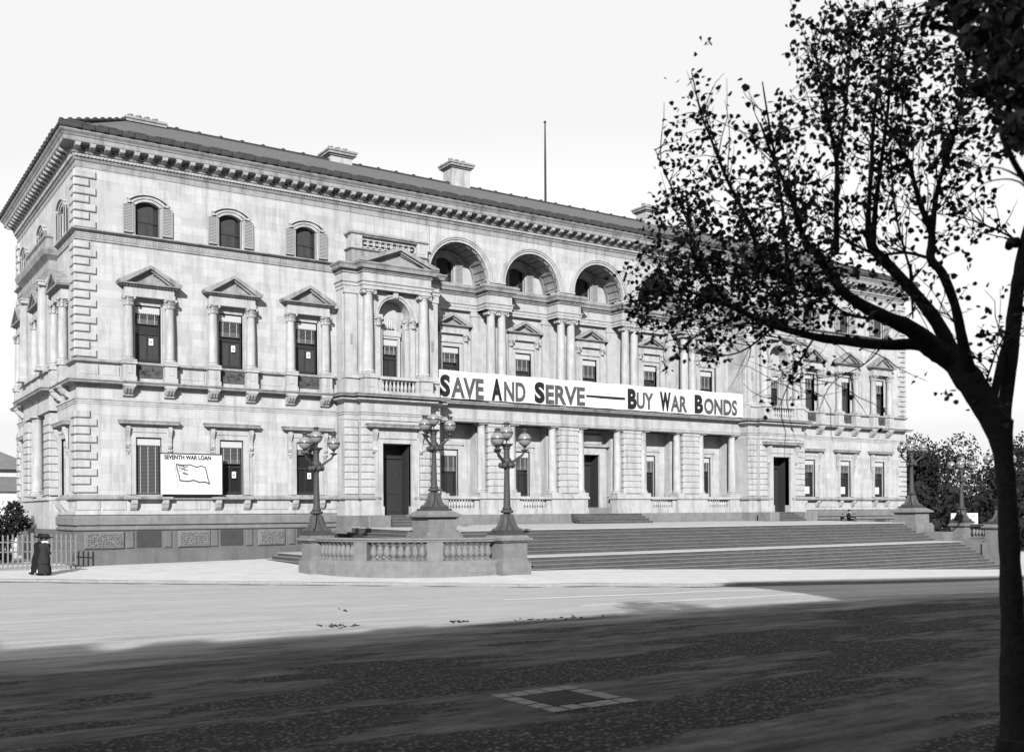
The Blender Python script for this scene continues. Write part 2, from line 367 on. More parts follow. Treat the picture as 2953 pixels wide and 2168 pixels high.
def ground_window(F,c,first=False,panel=0,blind=.5,notice=False,o=0,kind=0):
    w=sash_window(F,c,.99,3.84,.64,o-.3,blind,notice,kind=kind)
    b=MB(F)                       # architrave
    b.box(c-.9,c-.64,o-.1,o+.06,.95,4.1); b.box(c+.64,c+.9,o-.1,o+.06,.95,4.1); b.box(c-.64,c+.64,o-.1,o+.06,3.84,4.1)
    b.box(c-.96,c-.9,o-.05,o+.1,.95,4.16); b.box(c+.9,c+.96,o-.05,o+.1,.95,4.16); b.box(c-.9,c+.9,o-.05,o+.1,4.1,4.16)
    b.box(c-1.14,c-.96,o-.05,o+.03,.95,4.4); b.box(c+.96,c+1.14,o-.05,o+.03,.95,4.4); b.box(c-.96,c+.96,o-.05,o+.04,4.16,4.4)
    b.build('architrave',M_stone,w)
    b=MB(F); b.sweep([(c-1.17,o-.1),(c-1.17,o+.02),(c+1.17,o+.02),(c+1.17,o-.1)],prof(COR,4.38,.95)); b.build('window_cornice',M_trim,w)
    for s in (-1,1):
        b=MB(F); x=c+s*1.05; b.prismx([(o,4.38),(o+.3,4.38),(o+.28,4.15),(o+.15,3.85),(o+.12,3.55),(o+.17,3.45),(o+.1,3.3),(o,3.26)],x-.09,x+.09)
        b.box(x-.1,x+.1,o+.02,o+.14,3.14,3.26); b.prism([(x-.09,3.14),(x+.09,3.14),(x,2.98)],o+.02,o+.1); b.build('bracket',M_stone,w)
    for s in (-1,1):
        b=MB(F); x=c+s*.78; b.prismx([(o,.68),(o+.34,.68),(o+.33,.5),(o+.22,.28),(o+.1,.16),(o,.13)],x-.15,x+.15)
        for k in (-.08,0,.08): b.prismx([(o+.1,.2),(o+.36,.5),(o+.36,.62),(o+.1,.5)],x+k-.022,x+k+.022)
        b.build('sill_bracket',M_stone,w)
    return w
CAPMOD=lambda k,a:.10*math.cos(8*a+(k%2)*math.pi) if 0<k<7 else 0
def corinth_cap(b,c,o,z0,z1,r):
    h=z1-z0; b.lathe(c,o,[(r,z0),(r*1.25,z0+.08*h),(r*1.42,z0+.3*h),(r*1.12,z0+.36*h),(r*1.5,z0+.6*h),(r*1.15,z0+.66*h),(r*1.6,z0+.86*h),(r*1.2,z0+.88*h)],24,mod=CAPMOD)
    for sx in(-1,1):
        for sy in (-1,1): b.sphere((c+sx*r*1.3,o+sy*r*1.3,z0+.78*h),h*.14,n=8,m=5)
    b.box(c-r*1.55,c+r*1.55,o-r*1.5,o+r*1.55,z0+.88*h,z1)
def column(F,c,o,z0,z1,r,par,order='ionic',half=False):
    col=MB(F); zb=z0+.26*r/.25; ch={'corinth':2.1*r,'ionic':1.15*r,'doric':1.0*r}[order]; zt=z1-ch; H=zt-zb
    col.lathe(c,o,[(r,zb),(r,zb+H*.33),(r*.97,zb+H*.55),(r*.9,zb+H*.8),(r*.84,zt)],20)
    k=col.build('column',M_stone,par,smooth=True)
    b=MB(F); b.lathe(c,o,[(r*1.3,z0+.08),(r*1.38,z0+.12),(r*1.3,z0+.16),(r*1.12,z0+.17),(r*1.1,z0+.2),(r*1.2,z0+.21),(r*1.22,z0+.23),(r*1.05,zb)],20); b.box(c-r*1.42,c+r*1.42,o-r*1.42,o+r*1.42,z0,z0+.08); b.build('base',M_stone,k,smooth=True)
    b=MB(F); q=r*.84
    if order=='corinth': corinth_cap(b,c,o,zt,z1,q)
    elif order=='ionic':
        b.lathe(c,o,[(q,zt),(q*1.12,zt+.04),(q,zt+.06),(q*1.0,zt+.12),(q*1.25,zt+.2*ch+.1)],20)
        for s in (-1,1):
            for y in (q*.75,): 
                n=14; vs=[];R=q*.42; cx=c+s*q*1.25; cz=zt+ch*.42
                b.prism([(cx+R*math.cos(6.283*i/n),cz+R*math.sin(6.283*i/n)) for i in range(n)],o-q*1.05,o+q*1.12)
                b.prism([(cx+R*.5*math.cos(6.283*i/n),cz+R*.5*math.sin(6.283*i/n)) for i in range(n)],o+q*1.12,o+q*1.22)
        b.box(c-q*1.25,c+q*1.25,o-q*1.05,o+q*1.12,zt+ch*.45,zt+ch*.78); b.box(c-q*1.5,c+q*1.5,o-q*1.2,o+q*1.3,zt+ch*.8,z1)
    else:
        b.lathe(c,o,[(q,zt),(q*1.1,zt+.02),(q*1.1,zt+.06),(q,zt+.07),(q,zt+.12),(q*1.35,zt+.2)],20); b.box(c-q*1.5,c+q*1.5,o-q*1.5,o+q*1.5,zt+.2,z1)
    b.build('capital',M_stone,k,smooth=False); return k
WR=random.Random(21)
def upper_window(F,c,blind=.33,notice=True,o=0,kind=1,small=False):
    """pedimented first-floor window with engaged corinthian columns"""
    blind+=WR.uniform(-.05,.14); w=sash_window(F,c,7.72,10.52,.64,o-.32,blind,notice,kind=kind)
    b=MB(F); b.box(c-.72,c-.64,o-.3,o+.02,7.62,10.62); b.box(c+.64,c+.72,o-.3,o+.02,7.62,10.62); b.box(c-.72,c+.72,o-.3,o+.02,10.521,10.62); b.build('architrave',M_stone,w)
    for s in (-1,1): column(F,c+s*1.03,o+.25,7.6,10.86,.235,w,'corinth')
    b=MB(F); b.box(c-1.28,c+1.28,o-.05,o+.4,10.86,11.06); b.box(c-1.24,c+1.24,o-.05,o+.37,11.06,11.36)
    b.box(c-.72,c+.72,o-.32,o-.05,10.62,11.0)
    b.build('entablature',M_stone,w)
    pediment(F,c,1.32,11.36,12.46,o,.42,w)
    for s in (-1,1):      # pedestals under the columns
        b=MB(F); x=c+s*1.03; b.box(x-.34,x+.34,o,o+.52,6.6,6.84); b.box(x-.3,x+.3,o,o+.48,6.84,7.46); b.box(x-.36,x+.36,o,o+.56,7.461,7.6)
        b.box(x-.13,x+.13,o+.48,o+.5,6.98,7.36,.01)
        b.build('pedestal',M_stone,w)
    b=MB(F); b.box(c-.69,c+.69,o,o+.1,6.84,7.46)
    rg=random.Random(int(c*100))
    for i in range(26):
        a=rg.uniform(0,6.28); x=c+rg.uniform(-.6,.6); z=rg.uniform(6.92,7.38); b.ring(x,z,.05,.085,a,a+4.2,o+.1,o+.14,8)
    b.build('iron_grille',M_grille,w)
    for s in (-1,1):      # consoles under the balcony
        b=MB(F); x=c+s*1.03; b.prismx([(o,6.42),(o+.46,6.42),(o+.46,6.3),(o+.36,6.16),(o+.2,6.02),(o+.16,5.9),(o,5.84)],x-.25,x+.25); b.box(x-.31,x+.31,o,o+.49,6.34,6.4501)
        for k in (-.15,0,.15): b.prismx([(o+.1,5.92),(o+.3,6.02),(o+.5,6.24),(o+.4,6.3),(o,6.1)],x+k-.04,x+k+.04)
        b.build('console',M_stone,w)
    return w
def pediment(F,c,hw,z0,za,o,out,par):
    b=MB(F); zc=z0+.16
    b.sweep([(c-hw,o-.05),(c-hw,o+out-.02),(c+hw,o+out-.02),(c+hw,o-.05)],[(0,z0),(.05,z0+.01),(.07,z0+.08),(.22,z0+.09),(.24,zc),(0,zc+.02)])
    n=int(2*hw/.15)
    for i in range(n+1): x=c-hw+.03+(2*hw-.06)*i/n; b.box(x-.035,x+.035,o+out,o+out+.09,z0+.005,z0+.075)
    H=za-zc; L=hw+.26
    b.prism([(c-hw,zc),(c+hw,zc),(c,zc+H*.78)],o-.04,o+out-.12)
    for s in (-1,1):
        b.prism([(c+s*L,zc),(c+s*L,zc+.1),(c,za),(c,za-.16),(c+s*(L-.35),zc)],o-.05,o+out+.2)
        b.prism([(c+s*(L-.2),zc+.005),(c,za-.15),(c,za-.25),(c+s*(L-.55),zc+.005)],o-.05,o+out+.06)
        for i in range(1,8):
            t=i/8.5; x=c+s*(L-.35)*(1-t); z=zc+(H-.3)*t; b.box(x-.035,x+.035,o,o+out+.0,z-.02,z+.05)
    b.build('pediment',M_trim,par)
def attic_window(F,c,o=0,blind=0):
    hw=.62; w=sash_window(F,c,14.02,15.55,hw,o-.3,0,rise=.24,kind=0)
    b=MB(F); n=4
    for i in range(n): b.box(c-hw+.07+i*(2*hw-.34)/n,c-hw+.07+(i+1)*(2*hw-.34)/n-.006,o-.29,o-.24,14.05,15.5)
    b.prism([(c-hw+.07,15.5)]+[(c-hw+.07+(2*hw-.34)*i/6,15.5+.25*(1-((i/6-.55)/.6)**2)) for i in range(7)]+[(c+hw-.27,15.5)],o-.29,o-.25)
    b.build('board',M_lwood,w)
    b=MB(F); R=(.62**2+.24**2)/(2*.24); zc=15.55+.24-R; A=math.asin(.62/R)
    b.ring(c,zc,R,R+.13,math.pi/2-A*1.02,math.pi/2+A*1.02,o-.1,o+.05,14)
    for w_,top,th,pr in ((.9,16.06,.13,.1),(1.02,16.18,.1,.2)):
        ri=.36; Rr=(w_*w_+ri*ri)/(2*ri); aa=math.asin(w_/Rr); b.ring(c,top-Rr,Rr-th,Rr,math.pi/2-aa,math.pi/2+aa,o-.1,o+pr,14)
    for s_ in (-1,1): b.box(c+s_*.96-.07,c+s_*.96+.07,o-.05,o+.19,15.6,15.72)
    b.box(c-hw-.13,c-hw,o-.05,o+.05,13.98,15.5); b.box(c+hw,c+hw+.13,o-.05,o+.05,13.98,15.5)
    b.build('window_surround',M_stone,w)
    shutter(F,c-hw-.62,c-hw-.1,14.12,15.68,o+.09,w,curve=.22); shutter(F,c+hw+.1,c+hw+.62,14.12,15.68,o+.09,w,curve=-.22)
    return w
def quoins(F,u0,dirn,z0,z1,par=B,other=None):
    b=MB(F); z=z0; i=0
    while z+.36<=z1+.05:
        L=1.06 if i%2==0 else .74
        a,c=(u0,u0+L) if dirn>0 else (u0-L,u0)
        b.box(a,c,-.05,.11,z+.025,z+.385,.045); z+=.41; i+=1
    return b
def rustic(F,a,c,o,z0,z1,pitch=.413,depth=.3,name='rusticated_pier',par=B,core=.06):
    b=MB(F); b.box(a+.05,c-.05,o-depth,o-core,z0,z1); z=z0; a-=.013; c+=.013
    while z+pitch<=z1+.06:
        b.box(a,c,o-depth-.01,o,z+.03,min(z+pitch-.03,z1),.035); z+=pitch
    return b.build(name,M_stone,par)
def baluster_mesh():
    b=MB(ID); b.lathe(0,0,[(.06,0),(.075,.03),(.05,.07),(.06,.1),(.09,.2),(.095,.26),(.07,.36),(.045,.46),(.04,.52),(.06,.54),(.06,.57),(.045,.58),(.07,.62)],10)
    b.box(-.08,.08,-.08,.08,-.04,0); b.box(-.08,.08,-.08,.08,.62,.66)
    o=b.build('baluster',M_stone,None,smooth=True); return o
BAL0=baluster_mesh(); BAL0.hide_render=False
def balusters(pts,z,h,par,m=None):
    global BAL0
    for i,(x,y) in enumerate(pts):
        if BAL0.parent is None and i==0 and BAL0.location.length==0: o=BAL0
        else: o=BAL0.copy(); COL.objects.link(o)
        o.parent=par; o.location=(x,y,z+.04*h/.7); o.scale=(1,1,h/.7)
def steps(F,u0,u1,o0,z_top,n,rise,tread,par,name='steps',struct=None):
    """flight falling outward from o0"""
    r=MB(F); t=MB(F)
    for i in range(n):
        zt=z_top-i*rise; oa=o0+i*tread
        r.box(u0,u1,oa-.6 if i else oa-.9,oa+tread-.02 if i else oa+tread-.02,zt-rise,zt-.014)
        t.box(u0,u1,oa-.02,oa+tread,zt-.013,zt)
    a=r.build(name,M_riser,par); c=t.build('tread',M_step,a if par else a); return a

# ---- base and wings, both sides, front -----------------------------------------
for F in (FF,FR):
    side='l' if F is FF else 'r'
    # plinth
    b=MB(F); b.box(-.12,13.9,-.6,.12,-4.8,-1.85); b.box(-.06,13.9,-.6,.02,-1.85,-.8)
    b.build('plinth',M_plinth,B)
    b=MB(F)
    b.sweep([(-.0,-D),(0,0),(13.9,0)],[(.0,-.86),(.1,-.84),(.13,-.8),(.13,-.7),(.03,-.68),(.02,-.58),(.14,-.56),(.16,-.2),(.1,-.12),(.05,-.1),(.0,-.08)]); b.build('water_table',M_granite,B)
    rock=[(.31,2.23),(4.91,6.61),(9.2,10.75),(13.3,13.85)]
    for a,c in rock:
        b=MB(F); b.box(a,c,.0,.14,-1.76,-.9,.06); nx=int((c-a)/.13); rg=random.Random(int(a*10))
        b2=MB(F); 
        for i in range(nx):
            for j in range(6):
                x=a+.12+(c-a-.24)*(i+.5)/nx+rg.uniform(-.03,.03); z=-1.66+.66*(j+.5)/6+rg.uniform(-.03,.03); s=rg.uniform(.045,.075)
                b2.add([(x-s,.14,z-s*.7),(x+s,.14,z-s*.5),(x+s*.9,.14,z+s*.7),(x-s,.14,z+s*.6),(x+rg.uniform(-.03,.03),.2,z)],[(0,1,4),(1,2,4),(2,3,4),(3,0,4)])
        r=b.build('rockfaced_panel',M_rock,B); b2.build('rockwork',M_rock,r)
    for c in WIN:
        for s in (-1,1):
            x=c+s*.95; MB(F).box(x-.2,x+.2,0,.1,-1.76,-.9,.05).build('plinth_pilaster',M_plinth,B)
        b=MB(F); b.box(c-.62,c+.62,.021,.035,-1.74,-.9); b.build('vent_panel',M_lwood,B)
    # ground storey walls and dado
    holes=[(c-.64,c+.64,.95,3.84) for c in WIN]
    wall(F,0,13.9,-.8,6.45,holes)
    b=MB(F); b.sweep([(0,-D),(0,0),(13.9,0)],[(0,-.08),(.09,-.06),(.09,.1),(.05,.13),(.0,.135)]); b.build('base_course',M_stone,B)
    b=MB(F)
    xs_=[.0,1.15,2.3]+[4.62,6.62]+[8.95,10.9]+[13.3,13.9]
    for a,c in ((.02,1.1),(1.2,2.35),(4.65,6.6),(8.95,10.95),(13.2,13.88)): MB(F).box(a,c,-.02,.04,.17,.62,.02).build('dado_panel',M_stone,B)
    b=MB(F); b.sweep([(0,-D),(0,0),(13.9,0)],[(.0,.64),(.05,.66),(.14,.7),(.16,.72),(.16,.8),(.08,.83),(.0,.93)])
    for c in WIN: b.box(c-1.14,c+1.14,.1,.42,.70,.8301,.02)
    b.build('sill_course',M_trim,B)
    b=MB(F); b.sweep([(0,-D),(0,0),(13.9,0)],[(0,5.4),(.03,5.42),(.03,5.5),(.06,5.52),(.06,5.6),(.11,5.63),(.11,5.68),(0,5.7)]); b.build('architrave_band',M_stone,B)
    # first storey wall, attic wall
    wall(F,0,13.9,6.45,13.6,[(c-.64,c+.64,7.6,10.52) for c in WIN])
    wall(F,0,13.9,13.6,17.5,[(c-.62,c+.62,14.0,15.55,.24) for c in WIN])
    b=MB(F); b.sweep([(0,-D),(0,0),(13.9,0)],[(.0,7.4),(.06,7.42),(.16,7.48),(.18,7.5),(.18,7.6),(0,7.64)]); b.build('balcony_rail_course',M_trim,B)
    b=MB(F)
    for a,c in ((.15,1.05),(1.15,2.05),(4.85,6.35),(9.15,10.65)): b.box(a,c,0,.05,6.85,7.35,.03)
    b.box(.0,13.9,0,.06,6.6,6.86); b.build('pedestal_panel',M_stone,B)
    # quoins, separated by storey
    for za,zb in ((1.0,5.35),(7.68,13.55),(14.02,17.05)):
        q=quoins(F,-.11,1,za,zb)
        q.F=(lambda u,o,z,F=F:(F(-o,-u,z)) )      # same stack returning round the corner
        z=za;i=0
        while z+.36<=zb+.05:
            L=.74 if i%2==0 else 1.06
            q.box(-.045,L,-.045,.114,z+.029,z+.381,.045); z+=.41;i+=1
        q.build('quoins',M_stone,B)
    for i,c in enumerate(WIN):
        bl=[.98,.42,.22][i] if side=='l' else .33
        w=ground_window(F,c,blind=bl,notice=(side=='l' and i>0))
        if side=='r':
            b=MB(F); b.box(c-.22,c+.36,-.28,-.2,1.2,1.75); b.build('lower_blind',M_paper,w)
        upper_window(F,c)
        attic_window(F,c)
    # wing string course with key band
    b=MB(F); b.sweep([(-.0,-D),(0,0),(13.95,0)],[(0,13.42),(.06,13.46),(.06,13.5),(.03,13.55),(.03,13.86),(.08,13.88),(.2,13.93),(.22,13.95),(.22,14.0),(0,14.04)])
    b.build('string_course',M_trim,B)
    b=MB(F); x=.1
    while x<13.8:
        b.box(x,x+.03,.03,.055,13.6,13.8); b.box(x+.03,x+.2,.03,.055,13.77,13.8); b.box(x+.17,x+.2,.03,.055,13.66,13.77); b.box(x+.08,x+.17,.03,.055,13.66,13.69); b.box(x+.03,x+.3,.03,.055,13.58,13.6); x+=.32
    b.build('key_pattern_band',M_stone,B)

# ---- pavilions ------------------------------------------------------------------
def pavilion(F):
    PA=empty('pavilion'); PA.parent=B; c=PC
    door=(c-.92,c+.92,-.2,3.85)
    b=MB(F)
    def w2(*a,**k):
        o=wall(F,*a,**k); o.parent=PA; return o
    w2(14.75,19.15,-.2,6.2,[door],o1=1.35,th=1.0)
    w2(13.9,14.75,-.2,6.2,[],o1=1.0,th=1.0); w2(19.15,20.0,-.2,6.2,[],o1=1.0,th=1.0)
    # rusticated ground piers
    for a,d,o in ((13.9,14.7,1.09),(19.2,20.0,1.09),(14.75,15.75,1.44),(18.15,19.15,1.44)):
        rustic(F,a,d,o,.95,5.12,depth=.5,par=PA)
    b=MB(F); b.box(14.68,16.0,0,1.5,-.2,.12); b.box(13.84,14.68,0,1.14,-.2,.12); b.box(14.72,15.95,.3,1.46,.12,.66); b.box(13.87,14.72,.3,1.1,.12,.66); b.build('base_course',M_stone,PA)
    b=MB(F); b.box(17.9,19.22,0,1.5,-.2,.12); b.box(19.22,20.06,0,1.14,-.2,.12); b.box(17.95,19.18,.3,1.46,.12,.66); b.box(19.18,20.03,.3,1.1,.12,.66); b.build('base_course',M_stone,PA)
    pth=[(13.88,-.2),(13.88,1.06),(14.73,1.06),(14.73,1.41),(15.9,1.41)]; pth2=[(18.0,1.41),(19.17,1.41),(19.17,1.06),(20.02,1.06),(20.02,-.2)]
    for q in (pth,pth2):
        b=MB(F); b.sweep(q,[(0,.66),(.06,.68),(.16,.72),(.16,.82),(.05,.86),(0,.94)]); b.build('sill_course',M_trim,PA)
    b=MB(F); b.box(13.8,20.1,-.2,1.2,-1.2,-.2); b.box(14.7,19.2,1.2,1.5,-1.2,-.21); b.build('plinth',M_granite,PA)
    # doorcase
    d=empty('door'); d.parent=PA
    b=MB(F)
    for s in (-1,1):
        x=c+s*1.17; b.box(min(x-.25,x+.25),max(x-.25,x+.25),1.0,1.5,.3,4.12); b.box(x-.3,x+.3,1.0,1.56,-.2,.3)
        x=c+s*1.32; b.box(x-.07,x+.07,1.45,1.56,.3,4.2)
    b.box(c-.92,c+.92,1.0,1.5,3.85,4.12); b.box(c-1.25,c+1.25,1.45,1.56,4.121,4.2); b.box(c-1.3,c+1.3,1.35,1.5,4.2,4.62); b.build('doorcase',M_stone,d)
    b=MB(F); b.sweep([(c-1.6,1.3),(c-1.6,1.5),(c+1.6,1.5),(c+1.6,1.3)],prof(COR,4.6,1.1,1.1)); b.build('door_cornice',M_trim,d)
    for s in (-1,1):
        b=MB(F); x=c+s*1.47; o=1.44; b.prismx([(o,4.6),(o+.36,4.6),(o+.34,4.35),(o+.18,3.95),(o+.14,3.6),(o+.2,3.45),(o+.1,3.3),(o,3.26)],x-.11,x+.11); b.build('bracket',M_stone,d)
    b=MB(F); b.box(c-.92,c+.92,.05,.3,-.2,3.85); b.box(c-.92,c-.9,.3,1.0,-.2,3.85); b.build('door_recess',M_shade,d)
    b=MB(F)         # one leaf folded back against the right reveal, panelled; the other ajar
    if 1:
        b.box(c+.84,c+.9,.35,1.2,-.18,3.8)
        for z0,z1 in ((0.0,.75),(.95,2.5),(2.7,3.5)): b.box(c+.82,c+.845,.5,1.05,z0,z1,.0)
        b.box(c-.4,c+.84,.32,.42,-.18,3.0)
        for z0,z1 in ((0,.8),(1.0,2.7)): b.box(c-.05,c+.65,.42,.45,z0,z1,.01)
        b.box(c-.85,c+.84,.31,.41,3.05,3.8); b.box(c-.55,c+.3,.41,.44,3.2,3.55,.01)
    b.build('door_leaf',M_wood,d)
    # ledge frieze
    w2(14.75,19.15,6.2,12.5,[(c-1.0,c+1.0,7.55,11.1,1.0)],o1=1.2,th=.7)
    w2(13.9,14.75,6.2,13.4,[],o1=.8,th=.8); w2(19.15,20.0,6.2,13.4,[],o1=.8,th=.8)
    b=MB(F); b.box(14.75,19.15,.5,1.2,12.5,13.4)
    b.build('wall',M_ash,PA)
    wall(F,13.9,20.0,13.4,17.5,[],o1=0).parent=PA
    # niche
    b=MB(F); b.box(c-1.0,c+1.0,.28,.46,7.55,12.12); b.build('niche_wall',M_ash,PA)
    n=sash_window(F,c-.05,7.65,9.9,.52,.5,.38,False,kind=0,par=PA)
    b=MB(F); b.box(c-.72,c-.57,.46,.75,7.55,10.05); b.box(c+.47,c+.62,.46,.75,7.55,10.05); b.box(c-.57,c+.47,.46,.75,9.9,10.05); b.box(c-.75,c+.65,.46,.8,10.05,10.3); b.build('architrave',M_stone,n)
    b=MB(F)
    for s in (-1,1):
        x=c+s*1.12; b.box(x-.16,x+.16,1.15,1.36,7.6,10.5)
        corinth_cap(b,x,1.3,10.45,10.98,.15); b.box(x-.24,x+.24,1.1,1.5,10.981,11.1)
        x=c+s*.86; b.box(x-.14,x+.14,.75,1.12,7.6,10.4); corinth_cap(b,x,.95,10.4,10.98,.14)
    b.build('niche_pilaster',M_stone,PA)
    b=MB(F); b.ring(c,11.1,1.0,1.12,0,math.pi,1.1,1.26); b.ring(c,11.1,1.12,1.25,0,math.pi,1.1,1.32); b.build('archivolt',M_stone,PA)
    b=MB(F); b.box(c-.16,c+.16,1.2,1.5,12.08,12.5,.05); b.build('keystone',M_stone,PA)
    b=MB(F)
    for i in range(9):
        a=math.pi*(.08+.84*i/8); b.sphere((c+.42*math.cos(a),.62,10.42+.34*math.sin(a)),.2,.45,.5,1.5 if 2<i<6 else 1.0,8,6)
    b.box(c-.9,c+.9,.46,.72,10.3,10.4); b.build('carved_shell',M_stone,PA)
    # order
    for s in (-1,1):
        b=MB(F); x=c+s*2.62; b.box(x-.36,x+.36,.7,1.02,7.85,12.2); b.box(x-.4,x+.4,.7,1.06,7.6,7.85); b.box(x-.42,x+.42,.7,1.08,12.2,12.45); b.build('pilaster',M_stone,PA)
        b=MB(F); b.box(x-.07,x+.07,1.02,1.05,9.35,9.95,.02); b.build('carved_drop',M_trim,PA)
        column(F,c+s*1.78,1.42,7.6,12.45,.31,PA,'ionic')
        b=MB(F); x=c+s*1.78; b.box(x-.45,x+.45,.7,1.88,6.6,6.8); b.box(x-.4,x+.4,.7,1.82,6.8,7.44); b.box(x-.46,x+.46,.7,1.9,7.441,7.6); b.box(x-.2,x+.2,1.82,1.85,6.95,7.35,.01)
        x=c+s*2.62; b.box(x-.42,x+.36 if s>0 else x+.36,.7,1.2,6.6,7.44) ; b.box(x-.46,x+.36,.7,1.3,7.441,7.6); b.build('pedestal',M_stone,PA)
    bt=MB(F); bt.box(c-1.33,c+1.33,1.45,1.8,7.42,7.58); bt.box(c-1.33,c+1.33,1.45,1.78,6.6,6.74); bt.box(c-1.33,c-1.1,1.5,1.75,6.74,7.42); bt.box(c+1.1,c+1.33,1.5,1.75,6.74,7.42); bo=bt.build('balustrade',M_stone,PA)
    balusters([F(c-.98+.245*i,1.62,0)[:2] for i in range(9)],6.74,.68,bo)
    # ledge (projecting slab) of the pavilion comes with the long ledge; entablature and pediment
    e=[(13.86,-.1),(13.86,.98),(14.78,.98),(14.78,1.62),(19.12,1.62),(19.12,.98),(20.04,.98),(20.04,-.1)]
    b=MB(F); b.sweep(e,[(-.2,12.45),(0,12.45),(0,12.62),(.05,12.64),(.05,12.78),(.12,12.84),(.12,12.9),(.02,12.92),(.02,13.32),(-.2,13.34)]); b.build('entablature',M_stone,PA)
    b=MB(F); b.sweep(e,[(0,13.32),(.08,13.34),(.08,13.4),(.06,13.41),(.06,13.52),(.26,13.54),(.3,13.7),(.38,13.8),(.38,13.86),(-.4,13.95)])
    for i in range(38): x=14.78+4.34*i/37; b.box(x-.032,x+.032,1.6,1.76,13.42,13.5)
    b.build('dentil_cornice',M_trim,PA)
    b=MB(F); zc=13.86; H=.98; L=2.52
    b.prism([(c-2.2,zc),(c+2.2,zc),(c,zc+.74)],.2,1.68)
    for s in (-1,1):
        b.prism([(c+s*L,zc),(c+s*L,zc+.1),(c,zc+H+.04),(c,zc+H-.14),(c+s*(L-.42),zc)],.2,2.05)
        b.prism([(c+s*(L-.3),zc+.003),(c,zc+H-.12),(c,zc+H-.24),(c+s*(L-.72),zc+.003)],.2,1.9)
        for i in range(1,16):
            t=i/16.5; x=c+s*(L-.62)*(1-t); z=zc+(H-.34)*t; b.box(x-.03,x+.03,1.6,1.8,z,z+.07)
    b.build('pediment',M_trim,PA)
    # attic balcony with interlaced rings
    a=empty('attic_balustrade'); a.parent=PA
    b=MB(F); p=[(14.5,-.1),(14.5,.75),(19.4,.75),(19.4,-.1)]
    b.sweep(p,[(-.3,13.95),(0,13.95),(0,14.72),(.03,14.74),(.12,14.8),(.12,14.86),(-.3,14.9)]); b.sweep(p,[(-.34,15.56),(.02,15.56),(.05,15.62),(.12,15.66),(.12,15.76),(-.34,15.8)]); b.build('balustrade_rail',M_trim,a)
    for s in (-1,1):
        b=MB(F); b.box(c+s*2.12-.34,c+s*2.12+.34,.35,.78,14.88,15.58); b.box(c+s*2.12-.2,c+s*2.12+.2,.78,.8,15.0,15.46,.01); b.box(c+s*2.3-.1,c+s*2.3+.1,-.1,.4,14.88,15.58)
        b.build('end_pier',M_stone,a)
    b=MB(F)
    for i in range(9):
        x=c-1.52+.38*i; b.ring(x,15.22,.2,.27,0,2*math.pi,.5,.6,16); b.box(x-.05,x+.05,.5,.6,15.17,15.27)
    b.box(c-1.8,c+1.8,.46,.64,14.88,14.93); b.box(c-1.8,c+1.8,.46,.64,15.51,15.56); b.build('ring_tracery',M_stone,a)
    # door steps and cheek block
    st=steps(F,15.95,18.6,1.45,-.2,4,.165,.36,PA)
    MB(F).box(14.5,15.9,1.55,2.75,-2.5,-.22,.06).build('step_cheek',M_granite,PA); MB(F).box(18.65,19.6,1.55,2.75,-2.5,-.22,.06).build('step_cheek',M_granite,PA)
    return PA
pavilion(FF); pavilion(FR)

for F in (FF,FR):
    b=MB(F); b.box(19.55,19.99,-2.3,.01,-.2,13.9); b.build('return_wall',M_ash,B)
# ---- long ledge at first-floor level -------------------------------------------
pl=[(0,-D),(0,-12.6),(-.45,-12.6),(-.45,-4.6),(0,-4.6),(0,0),(13.9,0),(13.9,1.0),(14.72,1.0),(14.72,1.4),(19.18,1.4),(19.18,1.0),(20,1.0),(20,.3),(33,.3)]
mir=lambda p:[(66-u,o) for u,o in reversed(p)]
for q,nm in ((pl,0),(mir([(0,-D),(0,0)]+pl[6:]),1)):
    b=MB(FF); b.sweep(q,[(0,6.3),(.04,6.34),(.06,6.4),(.1,6.42),(.42,6.43),(.44,6.5),(.5,6.55),(.5,6.6),(0,6.66)]); b.build('balcony_ledge',M_trim,B)
# pavilion deep soffit under ledge
for F in (FF,FR):
    b=MB(F); b.sweep([(13.885,.2),(13.885,1.05),(14.735,1.05),(14.735,1.42),(19.165,1.42),(19.165,1.05),(20.015,1.05),(20.015,.0)],[(0,5.15),(0,5.42),(.05,5.44),(.05,5.52),(.1,5.56),(.1,5.62),(.02,5.64),(.02,6.1),(.1,6.12),(.12,6.2),(.34,6.24),(.36,6.32),(0,6.34)]); b.build('entablature',M_stone,B)

# ---- central portico and loggia -------------------------------------------------
b=MB(FF); b.box(20.0,46.0,-.55,.3,5.42,6.42); b.sweep([(20,.3),(46,.3)],[(0,5.42),(.03,5.5),(.03,5.55),(.06,5.58),(.06,5.62),(0,5.64)]); b.build('portico_entablature',M_stone,B)
b=MB(FF); b.box(20,46,-1.9,-.55,5.4,5.6); b.build('portico_ceiling',M_shade,B)
b=MB(FF); b.box(20,46,-2.0,.7,-1.2,-.75); b.box(20,46,-2,.55,-.75,-.2); b.build('portico_base',M_granite,B)
b=MB(FF); b.box(20,46,-2.0,.1,-.2,.9) if 0 else b.box(20,46,-2.0,-.3,-.2,.2); b.build('portico_floor',M_granite,B)
hol=[]
for c in (BAYS[0],BAYS[1],BAYS[3],BAYS[4]): hol.append((c-.64,c+.64,.95,3.84))
hol.append((33-.75,33+.75,-.2,3.75)); 
bw=wall(FF,20,46,-.2,5.5,hol,o1=-1.35,th=.5,name='portico_back_wall')
